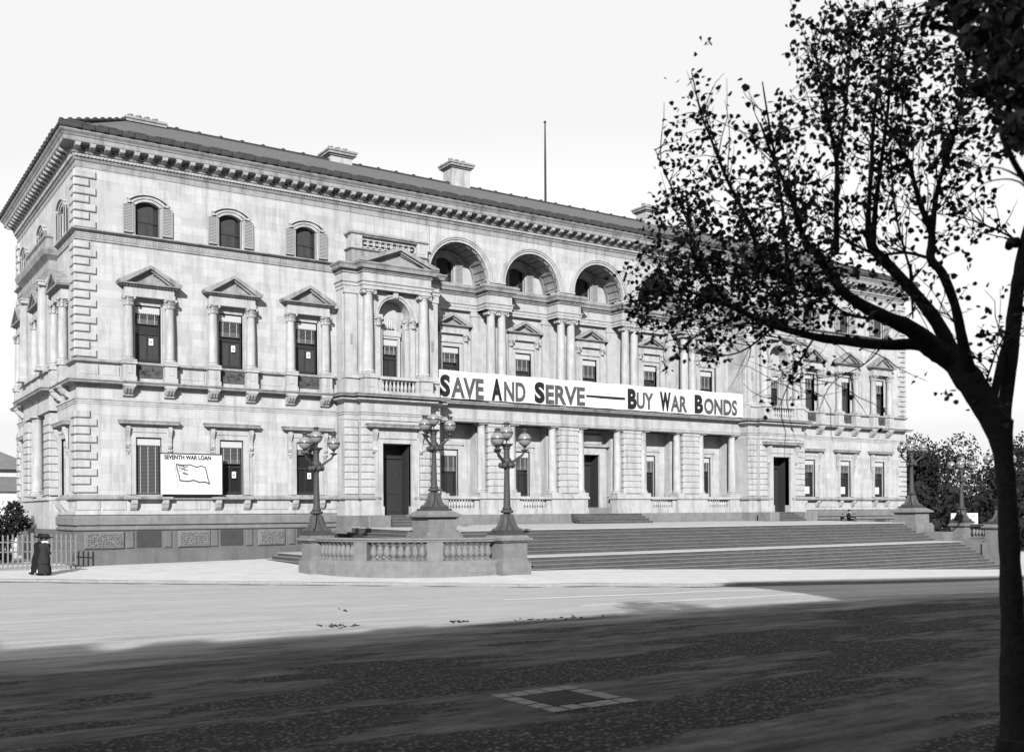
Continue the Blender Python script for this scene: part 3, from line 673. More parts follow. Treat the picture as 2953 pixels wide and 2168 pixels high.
for i,c in enumerate((BAYS[0],BAYS[1],BAYS[3],BAYS[4])):
    w=sash_window(FF,c,.99,3.84,.64,-1.65,WR.uniform(.3,.5))
    b=MB(FF); o=-1.35; b.box(c-.9,c-.64,o-.1,o+.06,.9,4.1); b.box(c+.64,c+.9,o-.1,o+.06,.9,4.1); b.box(c-.64,c+.64,o-.1,o+.06,3.84,4.1); b.box(c-1.0,c+1.0,o,o+.12,4.1,4.3); b.build('architrave',M_stone,w)
for c in [PIERS[0]-5.46]+PIERS+[PIERS[3]+5.46]:     # inner responds behind each pier
    a,d=max(20.0,c-1.2),min(46.0,c+1.2)
    b=MB(FF); b.box(a,d,-1.35,-.72,.2,5.41); b.box(a-.06,d+.06,-1.4,-.66,.9,1.12); b.build('inner_pier',M_stone,B)
for c in PIERS:
    rustic(FF,c-.78,c+.78,.16,1.1,5.2,depth=.75,core=.05)
    b=MB(FF); b.box(c-.82,c+.82,-.6,.2,5.2,5.42); b.build('pier_capital',M_stone,B)
cols=[PIERS[0]-5.46+1.12]+[c+s*1.13 for c in PIERS for s in (-1,1)]+[PIERS[3]+5.46-1.12]
for x in cols: column(FF,x,-.14,1.08,5.42,.28,B,'doric')
b=MB(FF)
segs=[(20,21.1)]+[(c-1.5,c+1.5) for c in PIERS]+[(44.9,46)]
for a,d in segs: b=MB(FF); b.box(a,d,-.55,.32,-.2,.14); b.box(a+.04,d-.04,-.5,.26,.14,.76); b.box(a-.04,d+.04,-.55,.36,.76,.9); b.box(a,d,-.55,.3,.9,1.08); b.build('pier_pedestal',M_stone,B)
for i in (0,1,3,4):
    c=BAYS[i]; a,d=c-1.23,c+1.23
    t=MB(FF); t.box(a,d,-.3,.2,-.2,.17); t.box(a,d,-.34,.3,.74,.9); t.box(a,a+.3,-.2,.12,.17,.74); t.box(d-.3,d,-.2,.12,.17,.74); o=t.build('balustrade',M_stone,B)
    balusters([(a+.42+.2*k,.0) for k in range(9)],.17,.57,o)
# central doorway
d=empty('door'); d.parent=B; c=33; b=MB(FF)
for s in (-1,1): x=c+s*.98; b.box(x-.23,x+.23,-1.35,-.95,.2,4.0); x=c+s*1.27; b.box(x-.1,x+.1,-1.35,-1.0,.2,4.2)
b.box(c-.75,c+.75,-1.35,-.95,3.75,4.0); b.box(c-1.3,c+1.3,-1.34,-.98,4.001,4.2); b.sweep([(c-1.3,-1.3),(c-1.3,-.98),(c+1.3,-.98),(c+1.3,-1.3)],prof(COR,4.2,.6,.7)); b.box(c-1.1,c+1.1,-1.35,-1.1,4.42,5.1,.05); b.build('doorcase',M_stone,d)
b=MB(FF); b.box(c-.75,c+.75,-2.1,-1.9,-.2,3.8); b.build('door_recess',M_shade,d)
b=MB(FF); b.box(c-.75,c+.02,-1.86,-1.78,-.15,3.1); b.box(c+.67,c+.74,-1.85,-1.1,-.15,3.7); b.box(c-.75,c+.74,-1.87,-1.79,3.1,3.72)
for z0,z1 in ((0,.8),(1,2.3),(2.45,2.95)): b.box(c-.62,c-.1,-1.78,-1.75,z0,z1,.01); b.box(c+.65,c+.68,-1.75,-1.25,z0,z1)
b.build('door_leaf',M_wood,d)
steps(FF,30.1,35.9,.5,-.2,4,.165,.36,B)
# first-floor loggia
wl=wall(FF,20.0,46.0,6.4,13.6,[(c-.62,c+.62,7.6,10.15) for c in BAYS],o1=-1.1,th=.5,name='loggia_back_wall')
b=MB(FF); b.box(20,46,-1.7,.3,6.42,6.6); b.build('loggia_floor',M_granite,B)
for c in BAYS:
    w=sash_window(FF,c,7.7,10.15,.62,-1.4,WR.uniform(.38,.56),kind=1); o=-1.1
    b=MB(FF); b.box(c-.82,c-.62,o-.2,o+.06,7.6,10.35); b.box(c+.62,c+.82,o-.2,o+.06,7.6,10.35); b.box(c-.62,c+.62,o-.2,o+.06,10.15,10.35); b.box(c-.95,c+.95,o,o+.1,10.4,10.55)
    for s in (-1,1): b.box(c+s*1.02-.14,c+s*1.02+.14,o,o+.12,7.6,10.6); corinth_cap(b,c+s*1.02,o+.12,10.5,10.92,.12)
    b.box(c-1.2,c+1.2,o,o+.2,10.93,11.3); b.build('architrave',M_stone,w)
    pediment(FF,c,1.12,11.3,12.16,o,.18,w)
    a_=attic_window(FF,c,o=-1.75)
wall(FF,20.0,46.0,13.6,16.9,[(c-.62,c+.62,14.0,15.55,.24) for c in BAYS],o1=-1.75,th=.4,name='lunette_wall')
# recessed entablature, breaking forward over coupled columns
path=[(20.0,-.85)]
for c in PIERS: path+=[(c-.95,-.85),(c-.95,.28),(c+.95,.28),(c+.95,-.85)]
path+=[(46.0,-.85)]
b=MB(FF); b.sweep(path,[(-.3,12.4),(0,12.4),(0,12.56),(.04,12.58),(.04,12.72),(.1,12.78),(.1,12.84),(.0,12.86),(0,13.3),(-.3,13.32)]); 
for c in PIERS: b.box(c-.95,c+.95,-1.0,.27,12.4,12.42)
b.build('loggia_entablature',M_stone,B)
b=MB(FF); b.sweep(path,[(0,13.3),(.07,13.32),(.07,13.38),(.05,13.4),(.05,13.5),(.24,13.52),(.28,13.66),(.36,13.76),(.36,13.84),(-.3,13.9)])
u=20.1
while u<46:
    inb=any(abs(u-c)<.95 for c in PIERS); o=.28 if inb else -.85; b.box(u-.03,u+.03,o,o+.15,13.4,13.48); u+=.115
for c in PIERS: b.box(c-1.2,c+1.2,-1.1,.6,13.84,13.9)
b.build('loggia_cornice',M_trim,B)
for c in PIERS:
    for s in (-1,1): column(FF,c+s*.4,-.1,7.6,12.4,.29,B,'ionic')
    b=MB(FF); b.box(c-.9,c+.9,-.6,.4,6.6,7.6); b.build('pedestal',M_stone,B)
for c in [20.0-.1]+PIERS+[46.1]:
    b=MB(FF); a,d_=max(20,c-1.3),min(46,c+1.3); b.box(a,d_,-1.1,-.9,6.6,12.1); b.box(a-.05,d_+.05,-1.1,-.86,12.1,12.395); b.box(a-.06,d_+.06,-1.1,-.84,7.5,7.8); b.build('pilaster',M_stone,B)
# arcade wall
aw=wall(FF,20.0,46.0,13.9,17.5,[(c-2.1,c+2.1,13.9,14.22,2.1) for c in BAYS],o1=0,th=.95,name='arcade_wall')
for c in BAYS:
    b=MB(FF); b.ring(c,14.22,2.1,2.24,0,math.pi,-.05,.04,36); b.ring(c,14.22,2.24,2.36,0,math.pi,-.05,.1,36); b.ring(c,14.22,2.36,2.48,0,math.pi,-.05,.15,36)
    for i in range(1,60):
        a=math.pi*i/60; b.box(c+2.36*math.cos(a)-.02,c+2.36*math.cos(a)+.02,.1,.16,14.22+2.36*math.sin(a)-.03,14.22+2.36*math.sin(a)+.03)
    b.build('archivolt',M_stone,B)
    b=MB(FF); b.ring(c,14.22,2.07,2.2,0,math.pi,-1.76,-.12,36)
    for i in range(13):
        a=math.pi*(i+.5)/13; b.ring(c,14.22,2.02,2.07,a-.03,a+.03,-1.6,-.15,2)
    b.ring(c,14.22,2.02,2.07,0,math.pi,-.3,-.15,36); b.ring(c,14.22,2.02,2.07,0,math.pi,-1.6,-1.45,36); b.build('coffered_soffit',M_trim,B)
for c in [20.1]+PIERS+[45.9]:
    b=MB(FF); a,d_=(max(20.02,c-.58),min(45.98,c+.58)); b.box(a,d_,-.9,.1,13.9,14.1); b.box(a,d_,-.92,.17,14.1,14.2); b.build('impost',M_stone,B)
# plain ground below lunettes (niche floor)
b=MB(FF); b.box(20,46,-1.9,-.55,13.85,13.96); b.build('niche_floor',M_trim,B)

# ---- left side facade ------------------------------------------------------------
SB=4.6; SE=12.6; o_=.4
b=MB(FS); b.box(-.0,D,-.3,.1,-4,-1.85); b.box(0,D,-.3,.02,-1.85,-.8); b.box(SB,SE,0,.55,-4,-.8); b.build('plinth',M_plinth,B)
wall(FS,.55,D,-.8,6.45,[(2.36,3.64,.95,3.84),(SE+1.0,SE+2.3,.95,3.84),(6.9,8.0,.95,4.0),(9.2,10.3,.95,4.0)],o1=.0)
wall(FS,.55,D,6.45,13.6,[(2.36,3.64,7.6,10.52),(SE+1.0,SE+2.3,7.6,10.52),(8.0,9.2,7.6,10.52)])
wall(FS,.55,D,13.6,17.5,[(2.38,3.62,14,15.55,.24),(7.98,9.22,14,15.55,.24),(SE+1.03,SE+2.27,14,15.55,.24)])
for c in (3.0,SE+1.65): ground_window(FS,c,blind=.5); upper_window(FS,c,notice=False); attic_window(FS,c)
attic_window(FS,8.6); upper_window(FS,8.6,notice=False,o=0)
for c in (7.45,9.75): sash_window(FS,c,.99,4.0,.55,-.3,.5)
for a in (SB,SE-1.6):
    rustic(FS,a,a+1.6,o_+.05,.95,5.3,depth=.5)
    b=MB(FS); b.box(a+.1,a+.8,0,o_,7.6,12.45); b.box(a+.06,a+.84,0,o_+.05,7.6,7.85); b.box(a+.06,a+.84,0,o_+.05,12.2,12.45); b.build('pilaster',M_stone,B)
column(FS,8.6,o_-.05,1.0,5.42,.3,B,'doric'); column(FS,SB+1.2,o_+.1,7.6,12.4,.3,B,'ionic'); column(FS,SE-1.2,o_+.1,7.6,12.4,.3,B,'ionic')
b=MB(FS); b.box(SB,SE,0,o_+.05,-.8,.9); b.box(SB-.05,SE+.05,0,o_+.16,.72,.84); b.build('bay_base',M_stone,B); b=MB(FS); b.box(SB,SE,0,o_+.02,5.42,6.4); b.box(SB+.1,SE-.1,0,o_,6.4,6.6); b.box(SB,SE,0,o_+.05,6.6,7.45); b.box(SB-.05,SE+.05,0,o_+.2,7.46,7.6); b.build('bay_entablature',M_stone,B)
bp=[(SE+.0,-.2)]
b=MB(FF); sd=[(.0,-SE),(-o_,-SE),(-o_,-SB),(0,-SB)]
b.sweep(sd,[(-.1,12.45),(0,12.45),(.05,12.7),(.1,12.84),(.02,12.92),(.02,13.3),(.08,13.36),(.3,13.55),(.4,13.8),(.4,13.9),(-.4,14.0)]); b.build('bay_cornice',M_trim,B)
b=MB(FF); b.sweep([(0,-11.6),(-.35,-11.6),(-.35,-5.6),(0,-5.6)],[(0,14.0),(0,14.7),(.1,14.8),(.1,14.9),(-.3,14.95)]); b.build('attic_parapet',M_trim,B)
for za,zb in ((1.0,5.35),(7.68,13.55),(14.02,17.05)): quoins(FS,D+.11,-1,za,zb).build('quoins',M_stone,B)
# ---- rear and right walls --------------------------------------------------------
b=MB(ID); b.box(.02,65.98,D-.5,D,-4.8,17.5); b.box(65.5,66,.56,D-.5,-4.8,17.5); b.build('wall',M_ash,B)
# ---- crowning cornice ------------------------------------------------------------
ring_=[(0,-D),(0,0),(66,0),(66,-D)]
b=MB(FF); b.sweep(ring_,[(0,17.0),(.03,17.02),(.03,17.1),(.006,17.12),(.006,17.3),(.06,17.34),(.1,17.42),(.1,17.46),(.14,17.48),(.14,17.62),(.2,17.66),(.22,17.72),(.16,17.74),(.16,18.0),(.24,18.02),(.66,18.04),(.68,18.08),(.69,18.26),(.73,18.29),(.76,18.36),(.84,18.44),(.88,18.5),(.88,18.55),(.2,18.58)],closed=True); b.build('cornice',M_trim,B)
def around(step,fn):
    n=int(66.0/step)
    for i in range(n+1): fn(FF,66*i/n)
    n=int((D-.8)/step)
    for i in range(1,n+1): fn(FS,i*(D)/n)
b=MB(FF)
def cons(F,u):
    b.F=F; b.prismx([(.16,18.03),(.62,18.03),(.63,17.96),(.6,17.88),(.5,17.84),(.36,17.86),(.26,17.8),(.16,17.74)],u-.12,u+.12); b.box(u-.15,u+.15,.16,.64,17.985,18.035)
    b.box(u+.24,u+.46,.15,.2,17.8,17.93,.02)
def band(step,fn,name,m,back):
    global b
    for F,L in ((FF,66.0),(FS,D)):
        b=MB(F); b.box(.3 if F is FS else 0,L,*back); n=int(round(L/step))
        for i in range(0 if F is FF else 1,n+1): fn(F,L*i/n)
        b.build(name,m,B)
band(.7,cons,'modillion_band',M_stone,(.1,.2,17.78,17.95))
b=MB(FF)
def dent(F,u): b.F=F; b.box(u-.045,u+.045,.1,.215,17.5,17.6)
band(.175,dent,'dentil_band',M_stone,(.06,.15,17.5,17.6))
# ---- roof ------------------------------------------------------------------------
R_=empty('roof'); R_.parent=B
b=MB(ID); e=.86; zr=22.95; x0,x1,y0,y1=-e,66+e,-e,D+e; h0=18.6
b.add([(x0,y0,h0),(x1,y0,h0),(x1,y1,h0),(x0,y1,h0),(4.6,8.6,zr),(61.4,8.6,zr)],[(0,1,5,4),(1,2,5),(2,3,4,5),(3,0,4),(0,3,2,1)]); b.build('roof_slope',M_slate,R_)
b=MB(FF); b.sweep([(0,-D),(0,0),(66,0),(66,-D)],[(.84,18.56),(.93,18.57),(.95,18.62),(.95,18.72),(.9,18.8),(.6,18.86)],closed=True)
def gt(F,u): b.F=F; b.box(u-.13,u+.13,.86,1.0,18.58,18.84,.03)
around(.62,gt)
b.F=FF; b.sweep([(0,-D),(0,0),(66,0),(66,-D)],[(.93,18.62),(.9,18.82),(.3,19.1),(.26,19.07)],closed=True)
def gt2(F,u): b.F=F; b.prismx([(.88,18.80),(.9,18.88),(.62,19.03),(.5,18.98)],u-.45,u+.45)
around(1.4,gt2)
b.build('gutter_tiles',M_gut,R_)
b=MB(ID)
for p,q in (((4.6,8.6,zr),(61.4,8.6,zr)),((x0,y0,h0+.15),(4.6,8.6,zr)),((x1,y0,h0+.15),(61.4,8.6,zr)),((x0,y1,h0+.15),(4.6,8.6,zr))):
    p,q=Vector(p),Vector(q); L=(q-p).length; n=int(L/.45)
    b.tube([tuple(p+Vector((0,0,.02))),tuple(q+Vector((0,0,.02)))],.1,8)
    for i in range(0,n,3): c=p+(q-p)*((i+.5)/n); b.sphere((c.x,c.y,c.z+.1),.11,1.3,1,.9,8,5)
b.build('ridge_tiles',M_gut,R_)
def chimney(xc,yc,w,dp,top,pots):
    ch=MB(ID); ch.box(xc-w/2,xc+w/2,yc-dp/2,yc+dp/2,20,top-.42); o=ch.build('chimney',M_stone,R_)
    b=MB(ID); b.box(xc-w/2-.1,xc+w/2+.1,yc-dp/2-.1,yc+dp/2+.1,top-.42,top-.32); b.box(xc-w/2-.22,xc+w/2+.22,yc-dp/2-.22,yc+dp/2+.22,top-.32,top-.16); b.box(xc-w/2-.28,xc+w/2+.28,yc-dp/2-.28,yc+dp/2+.28,top-.16,top-.04); b.box(xc-w/2-.1,xc+w/2+.1,yc-dp/2-.1,yc+dp/2+.1,top-.04,top+.04); b.build('chimney_cap',M_trim,o)
    for i in range(pots):
        x=xc-w/2+w*(i+.5)/pots; p=MB(ID); p.lathe(x,yc,[(.15,top),(.13,top+.1),(.14,top+.28),(.17,top+.3),(.17,top+.36)],10); p.build('chimney_pot',M_trim,o,smooth=True)
for xc,w,t,n in ((5.6,1.9,23.1,4),(18.2,1.55,23.65,3),(27.4,1.5,24.5,3),(45.5,1.6,24.2,3),(60.4,1.9,23.1,4)): chimney(xc,8.9,w,1.2,t,n)
fp=empty('flagpole',(35,8.6,22.9),'tall bare flagpole standing on the roof ridge','flagpole')
b=MB(ID); b.lathe(0,0,[(.09,-.3),(.08,3),(.05,6)],8); b.build('pole',M_wood,fp); b=MB(ID); b.sphere((0,0,6.08),.11,n=8,m=6); b.build('finial',M_iron,fp)
# ------------------------------------------------------------------ terrace and great steps
T=empty('terrace_steps',(0,0,0),'wide granite steps and terrace in front of the government building','steps')
TZ=-.95; LZ=-2.14; R7=.17; TR=.335
XL,XR=14.2,51.8
b=MB(ID); b.box(XL,XR,-10.3,-.72,-3.9,-1.2)
b.add([(XL,-10.3,-1.2),(XR,-10.3,-1.2),(XR,-.72,-1.2),(XL,-.72,-1.2),(XL,-10.3,TZ-.035),(XR,-10.3,TZ-.035),(XR,-.72,-.87),(XL,-.72,-.87)],[(4,5,6,7),(0,1,5,4),(3,7,4,0),(1,2,6,5)])
b.build('terrace_body',M_riser,T)
b=MB(ID); b.add([(XL-.02,-10.32,TZ-.034),(XR+.02,-10.32,TZ-.034),(XR+.02,-.7,-.866),(XL-.02,-.7,-.866),(XL-.02,-10.32,TZ),(XR+.02,-10.32,TZ),(XR+.02,-.7,-.835),(XL-.02,-.7,-.835)],[(4,5,6,7),(0,1,5,4),(3,7,4,0),(1,2,6,5)]); b.build('terrace_paving',M_tread,T)
def flight(F,u0,u1,o0,zt,n,m):
    """n risers falling outward from o0 at height zt"""
    for i in range(n):
        z=zt-(i+1)*R7; a=o0+i*TR; 
        r=MB(F); r.box(u0,u1,a-.02,a+TR-.025,z-1.0,z-.012) if i<n-1 else None
        if i<n-1: 
            st=r.build('step_riser',M_riser,T)
            t=MB(F); t.box(u0,u1,a,a+TR,z-.011,z); t.build('step_tread',M_step,T)
flight(FF,XL+.6,XR-.6,10.3,TZ,7,0)
yl=10.3+6*TR; yf=yl+1.95     # landing
b=MB(FF); b.box(XL-.4,XR+.4,yl-.02,yf-.025,LZ-2.2,LZ-.034); b.build('landing_body',M_riser,T)
b=MB(FF); b.box(XL-.4,XR+.4,yl,yf,LZ-.033,LZ); b.build('landing_paving',M_tread,T)
for i in range(11):
    z=LZ-(i+1)*R7; a=yf+i*TR
    r=MB(FF); r.box(XL+.6,XR-.6,a-.02,a+TR-.02,z-1.0,z-.012); r.build('step_riser',M_riser,T)
    t=MB(FF); t.box(XL+.6,XR-.6,a,a+TR,z-.011,z); t.build('step_tread',M_step,T)
# side flights toward -x (left) and +x (right), between the building and the curved balustrade
for m_ in (0,1):
    G=(lambda u,o,z:(XL-o,-u,z)) if not m_ else (lambda u,o,z:(XR+o,-u,z))
    flight(G,.9,9.6,0.0,TZ,7,0)
    a=6*TR; b=MB(G); b.box(.9,9.6,a-.02,a+2.2,LZ-1,LZ-.034); b.build('landing_body',M_riser,T)
    b=MB(G); b.box(.9,9.6,a,a+2.22,LZ-.033,LZ); b.build('landing_paving',M_tread,T)
    for i in range(8):
        z=LZ-(i+1)*R7; q=a+2.2+i*TR; r=MB(G); r.box(.9,9.6,q-.02,q+TR-.02,z-1,z-.012); r.build('step_riser',M_riser,T)
        t=MB(G); t.box(.9,9.6,q,q+TR,z-.011,z); t.build('step_tread',M_step,T)
    # filled quarter circle behind the curved balustrade
    b=MB(ID); cx=XL if not m_ else XR; sg=-1 if not m_ else 1
    arc=[(cx+sg*5.9*math.cos(t),-10.3-5.9*math.sin(t)) for t in [math.pi/2*i/20 for i in range(21)]]
    n=len(arc); vs=[(cx,-9.6,LZ-.05)]+[(x,y,LZ-.05) for x,y in arc]; b.add(vs,[(0,i,i+1) for i in range(1,n)]); b.build('quadrant_paving',M_granite,T)
    # granite cheek walls of the front flights
    b=MB(ID); x0,x1=(XL-.45,XL+.6) if not m_ else (XR-.6,XR+.45)
    b.box(x0,x1,-13.0,-11.31,-4,-1.55,0); b.build('step_cheek',M_granite,T); b=MB(ID); b.box(min(x0,cx+sg*.9),max(x1,cx+sg*.9),-16.4,-13.01,-5,LZ+.02); b.build('landing_end',M_granite,T)
# ------------------------------------------------------------------ lamps
def lamp_tree():
    L=empty('street_lamp')
    b=MB(ID); b.box(-.62,.62,-.62,.62,0,.1); b.box(-.5,.5,-.5,.5,.1,.2)
    for k in range(4):          # four scrolled feet
        a=math.pi/4+k*math.pi/2; c,s=math.cos(a),math.sin(a)
        pr=[(.62,.1),(.66,.2),(.6,.28),(.52,.28),(.42,.4),(.33,.62),(.27,.84),(.2,.9),(.1,.9),(.1,.2)]
        vs=[];w=.085
        for t in (-w,w): vs+=[(r*c-t*s,r*s+t*c,z) for r,z in pr]
        n=len(pr); b.add(vs,[tuple(range(n)),tuple(range(2*n-1,n-1,-1))]+[(i,(i+1)%n,n+(i+1)%n,n+i) for i in range(n)])
    b.lathe(0,0,[(.4,.2),(.35,.3),(.25,.42),(.19,.6),(.16,.78),(.15,.92),(.27,.95),(.29,1.0),(.27,1.05),(.19,1.08),(.21,1.13),(.19,1.18)],16); b.build('lamp_base',M_iron,L,smooth=True)
    b=MB(ID); b.lathe(0,0,[(.16,1.18),(.145,1.6),(.11,2.75),(.12,2.8),(.14,2.86),(.12,2.95),(.17,3.0),(.22,3.14),(.2,3.26),(.13,3.32),(.125,3.66),(.17,3.7),(.15,3.76),(.27,3.86),(.29,3.9)],14,mod=lambda k,a:.04*math.cos(8*a) if k<3 else 0); b.build('lamp_post',M_iron,L,smooth=True)
    b=MB(ID)
    for k in range(3):
        a=math.radians(90+120*k)+1.15
        for s_ in (0,1): b.sphere((.25*math.cos(a+s_*1.05),.25*math.sin(a+s_*1.05),2.98),.13,n=8,m=6)
    b.build('lamp_ornament',M_iron,L,smooth=True)
    ar=[]
    # three branching arms
    for k in range(3):
        a=LA+math.radians(120*k); c,s=math.cos(a),math.sin(a); R=.78
        b=MB(ID); pts=[(.14*c,.14*s,3.1),(.3*c,.3*s,3.16),(.5*c,.5*s,3.3),(.68*c,.68*s,3.42),(R*c,R*s,3.6)]
        b.tube(pts,[.065,.06,.05,.05,.045],8); b.lathe(R*c,R*s,[(.06,3.55),(.09,3.58),(.17,3.62),(.17,3.66),(.04,3.68),(.035,3.82)],10); b.build('lamp_arm',M_iron,L,smooth=True)
        ar.append((R*c,R*s,4.08))
    ar.append((0,0,4.38))
    for x,y,z in ar:
        b=MB(ID); b.sphere((x,y,z),.285,1,1,1.02,18,12); g=b.build('lamp_globe',M_globe,L,smooth=True)
        b=MB(ID); b.lathe(x,y,[(.05,z-.34),(.12,z-.27),(.14,z-.25)],10); b.lathe(x,y,[(.272,z-.035),(.292,z-.03),(.292,z+.03),(.272,z+.035)],18); b.lathe(x,y,[(.03,z-.55),(.03,z-.3)],6)
        b.lathe(x,y,[(.13,z+.25),(.1,z+.3),(.09,z+.36),(.15,z+.4),(.14,z+.43),(.05,z+.46)],12)
        for q in range(4):
            aa=q*math.pi/2+.4; b.tube([(x+.28*math.cos(t)*math.cos(aa),y+.28*math.cos(t)*math.sin(aa),z+.285*math.sin(t)) for t in [math.radians(-75+150*i/8) for i in range(9)]],.009,4)
        b.build('globe_frame',M_iron,g,smooth=True)
    return L
LA=math.radians(-33)
lamp0=lamp_tree()
def lamp_at(x,y,z,label,first=False):
    L=lamp0 if first else copy_tree(lamp0)
    L.location=(x,y,z); tag(L,label,'street lamp','branching globe lamps around the great steps'); return L
G_='branching globe lamps around the great steps'
lamp_at(XL,-10.3,.03,'tall four-globe iron lamp on the high granite pedestal left of the great steps',True)
lamp_at(XL,-16.5,-1.02,'four-globe iron lamp on the balustrade pier at the left foot of the great steps')
lamp_at(8.1,-10.3,-1.02,'leftmost four-globe iron lamp, in front of the third ground-floor window')
lamp_at(XR,-10.3,.03,'four-globe iron lamp on the high pedestal at the far right building corner')
lamp_at(57.6,-10.3,-1.02,'small distant four-globe lamp against dark trees, middle of the right three')
lamp_at(XR,-16.5,-1.02,'four-globe lamp half hidden behind the near tree trunk, right end of steps')
# ------------------------------------------------------------------ lamp pedestals and curved balustrades
def pier(x,y,w,z0,z1,par,zb,name='lamp_pier'):
    b=MB(ID); b.box(x-w-.12,x+w+.12,y-w-.12,y+w+.12,z0,zb,0); b.box(x-w-.04,x+w+.04,y-w-.04,y+w+.04,zb,zb+.1); b.box(x-w,x+w,y-w,y+w,zb+.1,z1-.16); 
    b.box(x-w-.1,x+w+.1,y-w-.1,y+w+.1,z1-.16,z1-.1); b.box(x-w-.17,x+w+.17,y-w-.17,y+w+.17,z1-.1,z1)
    b.box(x-w+.0,x+w-.0,y-w+.0,y+w-.0,z1,z1+.06)
    # pyramidal block under the lamp
    h=.13; b.add([(x-w-.08,y-w-.08,z1+.002),(x+w+.08,y-w-.08,z1+.002),(x+w+.08,y+w+.08,z1+.002),(x-w-.08,y+w+.08,z1+.002),(x-.6,y-.6,z1+h),(x+.6,y-.6,z1+h),(x+.6,y+.6,z1+h),(x-.6,y+.6,z1+h)],[(0,1,2,3),(4,5,6,7),(0,1,5,4),(1,2,6,5),(2,3,7,6),(3,0,4,7)])
    return b.build(name,M_granite,par)
for m_ in (0,1):
    cx=XL if not m_ else XR; sg=-1 if not m_ else 1
    nm='left' if not m_ else 'right'
    Pd=empty('lamp_pedestal',(0,0,0),'high square granite pedestal of the lamp at the %s end of the terrace'%('left' if not m_ else 'right'),'pedestal','high lamp pedestals on the terrace')
    b=MB(ID); x,y=cx,-10.3; b.box(x-1.0,x+1.0,y-1.0,y+1.0,-3,-1.12); b.box(x-.94,x+.94,y-.94,y+.94,-1.12,-.98); b.build('pedestal_base',M_granite,Pd)
    b=MB(ID); b.box(x-.78,x+.78,y-.78,y+.78,-.98,-.32); b.build('pedestal_die',M_granite,Pd)
    b=MB(ID); b.box(x-.86,x+.86,y-.86,y+.86,-.32,-.26); b.box(x-1.0,x+1.0,y-1.0,y+1.0,-.26,-.18); b.add([(x-1.0,y-1,-.178),(x+1,y-1,-.178),(x+1,y+1,-.178),(x-1,y+1,-.178),(x-.66,y-.66,.03),(x+.66,y-.66,.03),(x+.66,y+.66,.03),(x-.66,y+.66,.03)],[(0,1,2,3),(4,5,6,7),(0,1,5,4),(1,2,6,5),(2,3,7,6),(3,0,4,7)]); b.build('pedestal_cap',M_granite,Pd)
    Q=empty('curved_balustrade',(0,0,0),'curved granite balustrade sweeping round the %s'%('left corner of the steps' if not m_ else 'right corner of the steps, mostly hidden by the tree'),'balustrade','curved balustrades at the ends of the steps')
    ox=8.1 if not m_ else 57.6
    R=6.15
    pier(cx,-16.5,.62,-4.6,-1.15,Q,-2.2); pier(ox,-10.3,.5,-4.9,-1.15,Q,-2.15)
    def arcpts(r,a0,a1,n): return [(cx+sg*r*math.cos(t),-10.3-r*math.sin(t)) for t in [a0+(a1-a0)*i/n for i in range(n+1)]]
    def band(r0,r1,z0,z1,a0=.03,a1=math.pi/2-.03,n=40,prof=None):
        b=MB(ID); A=arcpts(r0,a0,a1,n); C=arcpts(r1,a0,a1,n); vs=[]
        for (p,q) in zip(A,C): vs+=[(p[0],p[1],z0),(q[0],q[1],z0),(q[0],q[1],z1),(p[0],p[1],z1)]
        fs=[]
        for i in range(n):
            for k in range(4): fs.append((4*i+k,4*i+(k+1)%4,4*i+4+(k+1)%4,4*i+4+k))
        return b.add(vs,fs+[(0,1,2,3),(4*n,4*n+1,4*n+2,4*n+3)])
    band(R-.32,R+.32,-5.2,-2.32).build('base_wall',M_granite,Q)
    band(R-.27,R+.27,-2.32,-2.08).build('plinth_course',M_granite,Q)
    b=band(R-.27,R+.27,-1.28,-1.19); b2=band(R-.33,R+.33,-1.189,-1.12); b.v+=[]; n0=len(b.v); b.f+=[tuple(i+n0 for i in f) for f in b2.f]; b.v+=b2.v; b.build('coping',M_granite,Q)
    for a in (math.pi/6,math.pi/3):
        pw=.052; band(R-.24,R+.24,-2.081,-1.279,a-pw,a+pw,4).build('small_pier',M_granite,Q)
    pts=[]
    for k in range(3):
        a0=k*math.pi/6+(.105 if k==0 else .062); a1=(k+1)*math.pi/6-(.13 if k==2 else .062); n=8
        for i in range(n): 
            t=a0+(a1-a0)*(i+.5)/n; pts.append((cx+sg*R*math.cos(t),-10.3-R*math.sin(t)))
    for (x,y) in pts:
        b_=bigbal.copy() if 'bigbal' in globals() and bigbal.parent else None
        if b_ is None:
            mb=MB(ID); mb.lathe(0,0,[(.12,.05),(.13,.09),(.08,.13),(.1,.16),(.165,.27),(.168,.34),(.14,.46),(.1,.58),(.085,.63),(.12,.66),(.09,.69),(.12,.72)],12); mb.box(-.14,.14,-.14,.14,0,.05); mb.box(-.14,.14,-.14,.14,.72,.8); bigbal=mb.build('baluster',M_granite,Q,smooth=True); bigbal.location=(x,y,-2.08)
        else: COL.objects.link(b_); b_.parent=Q; b_.location=(x,y,-2.08)
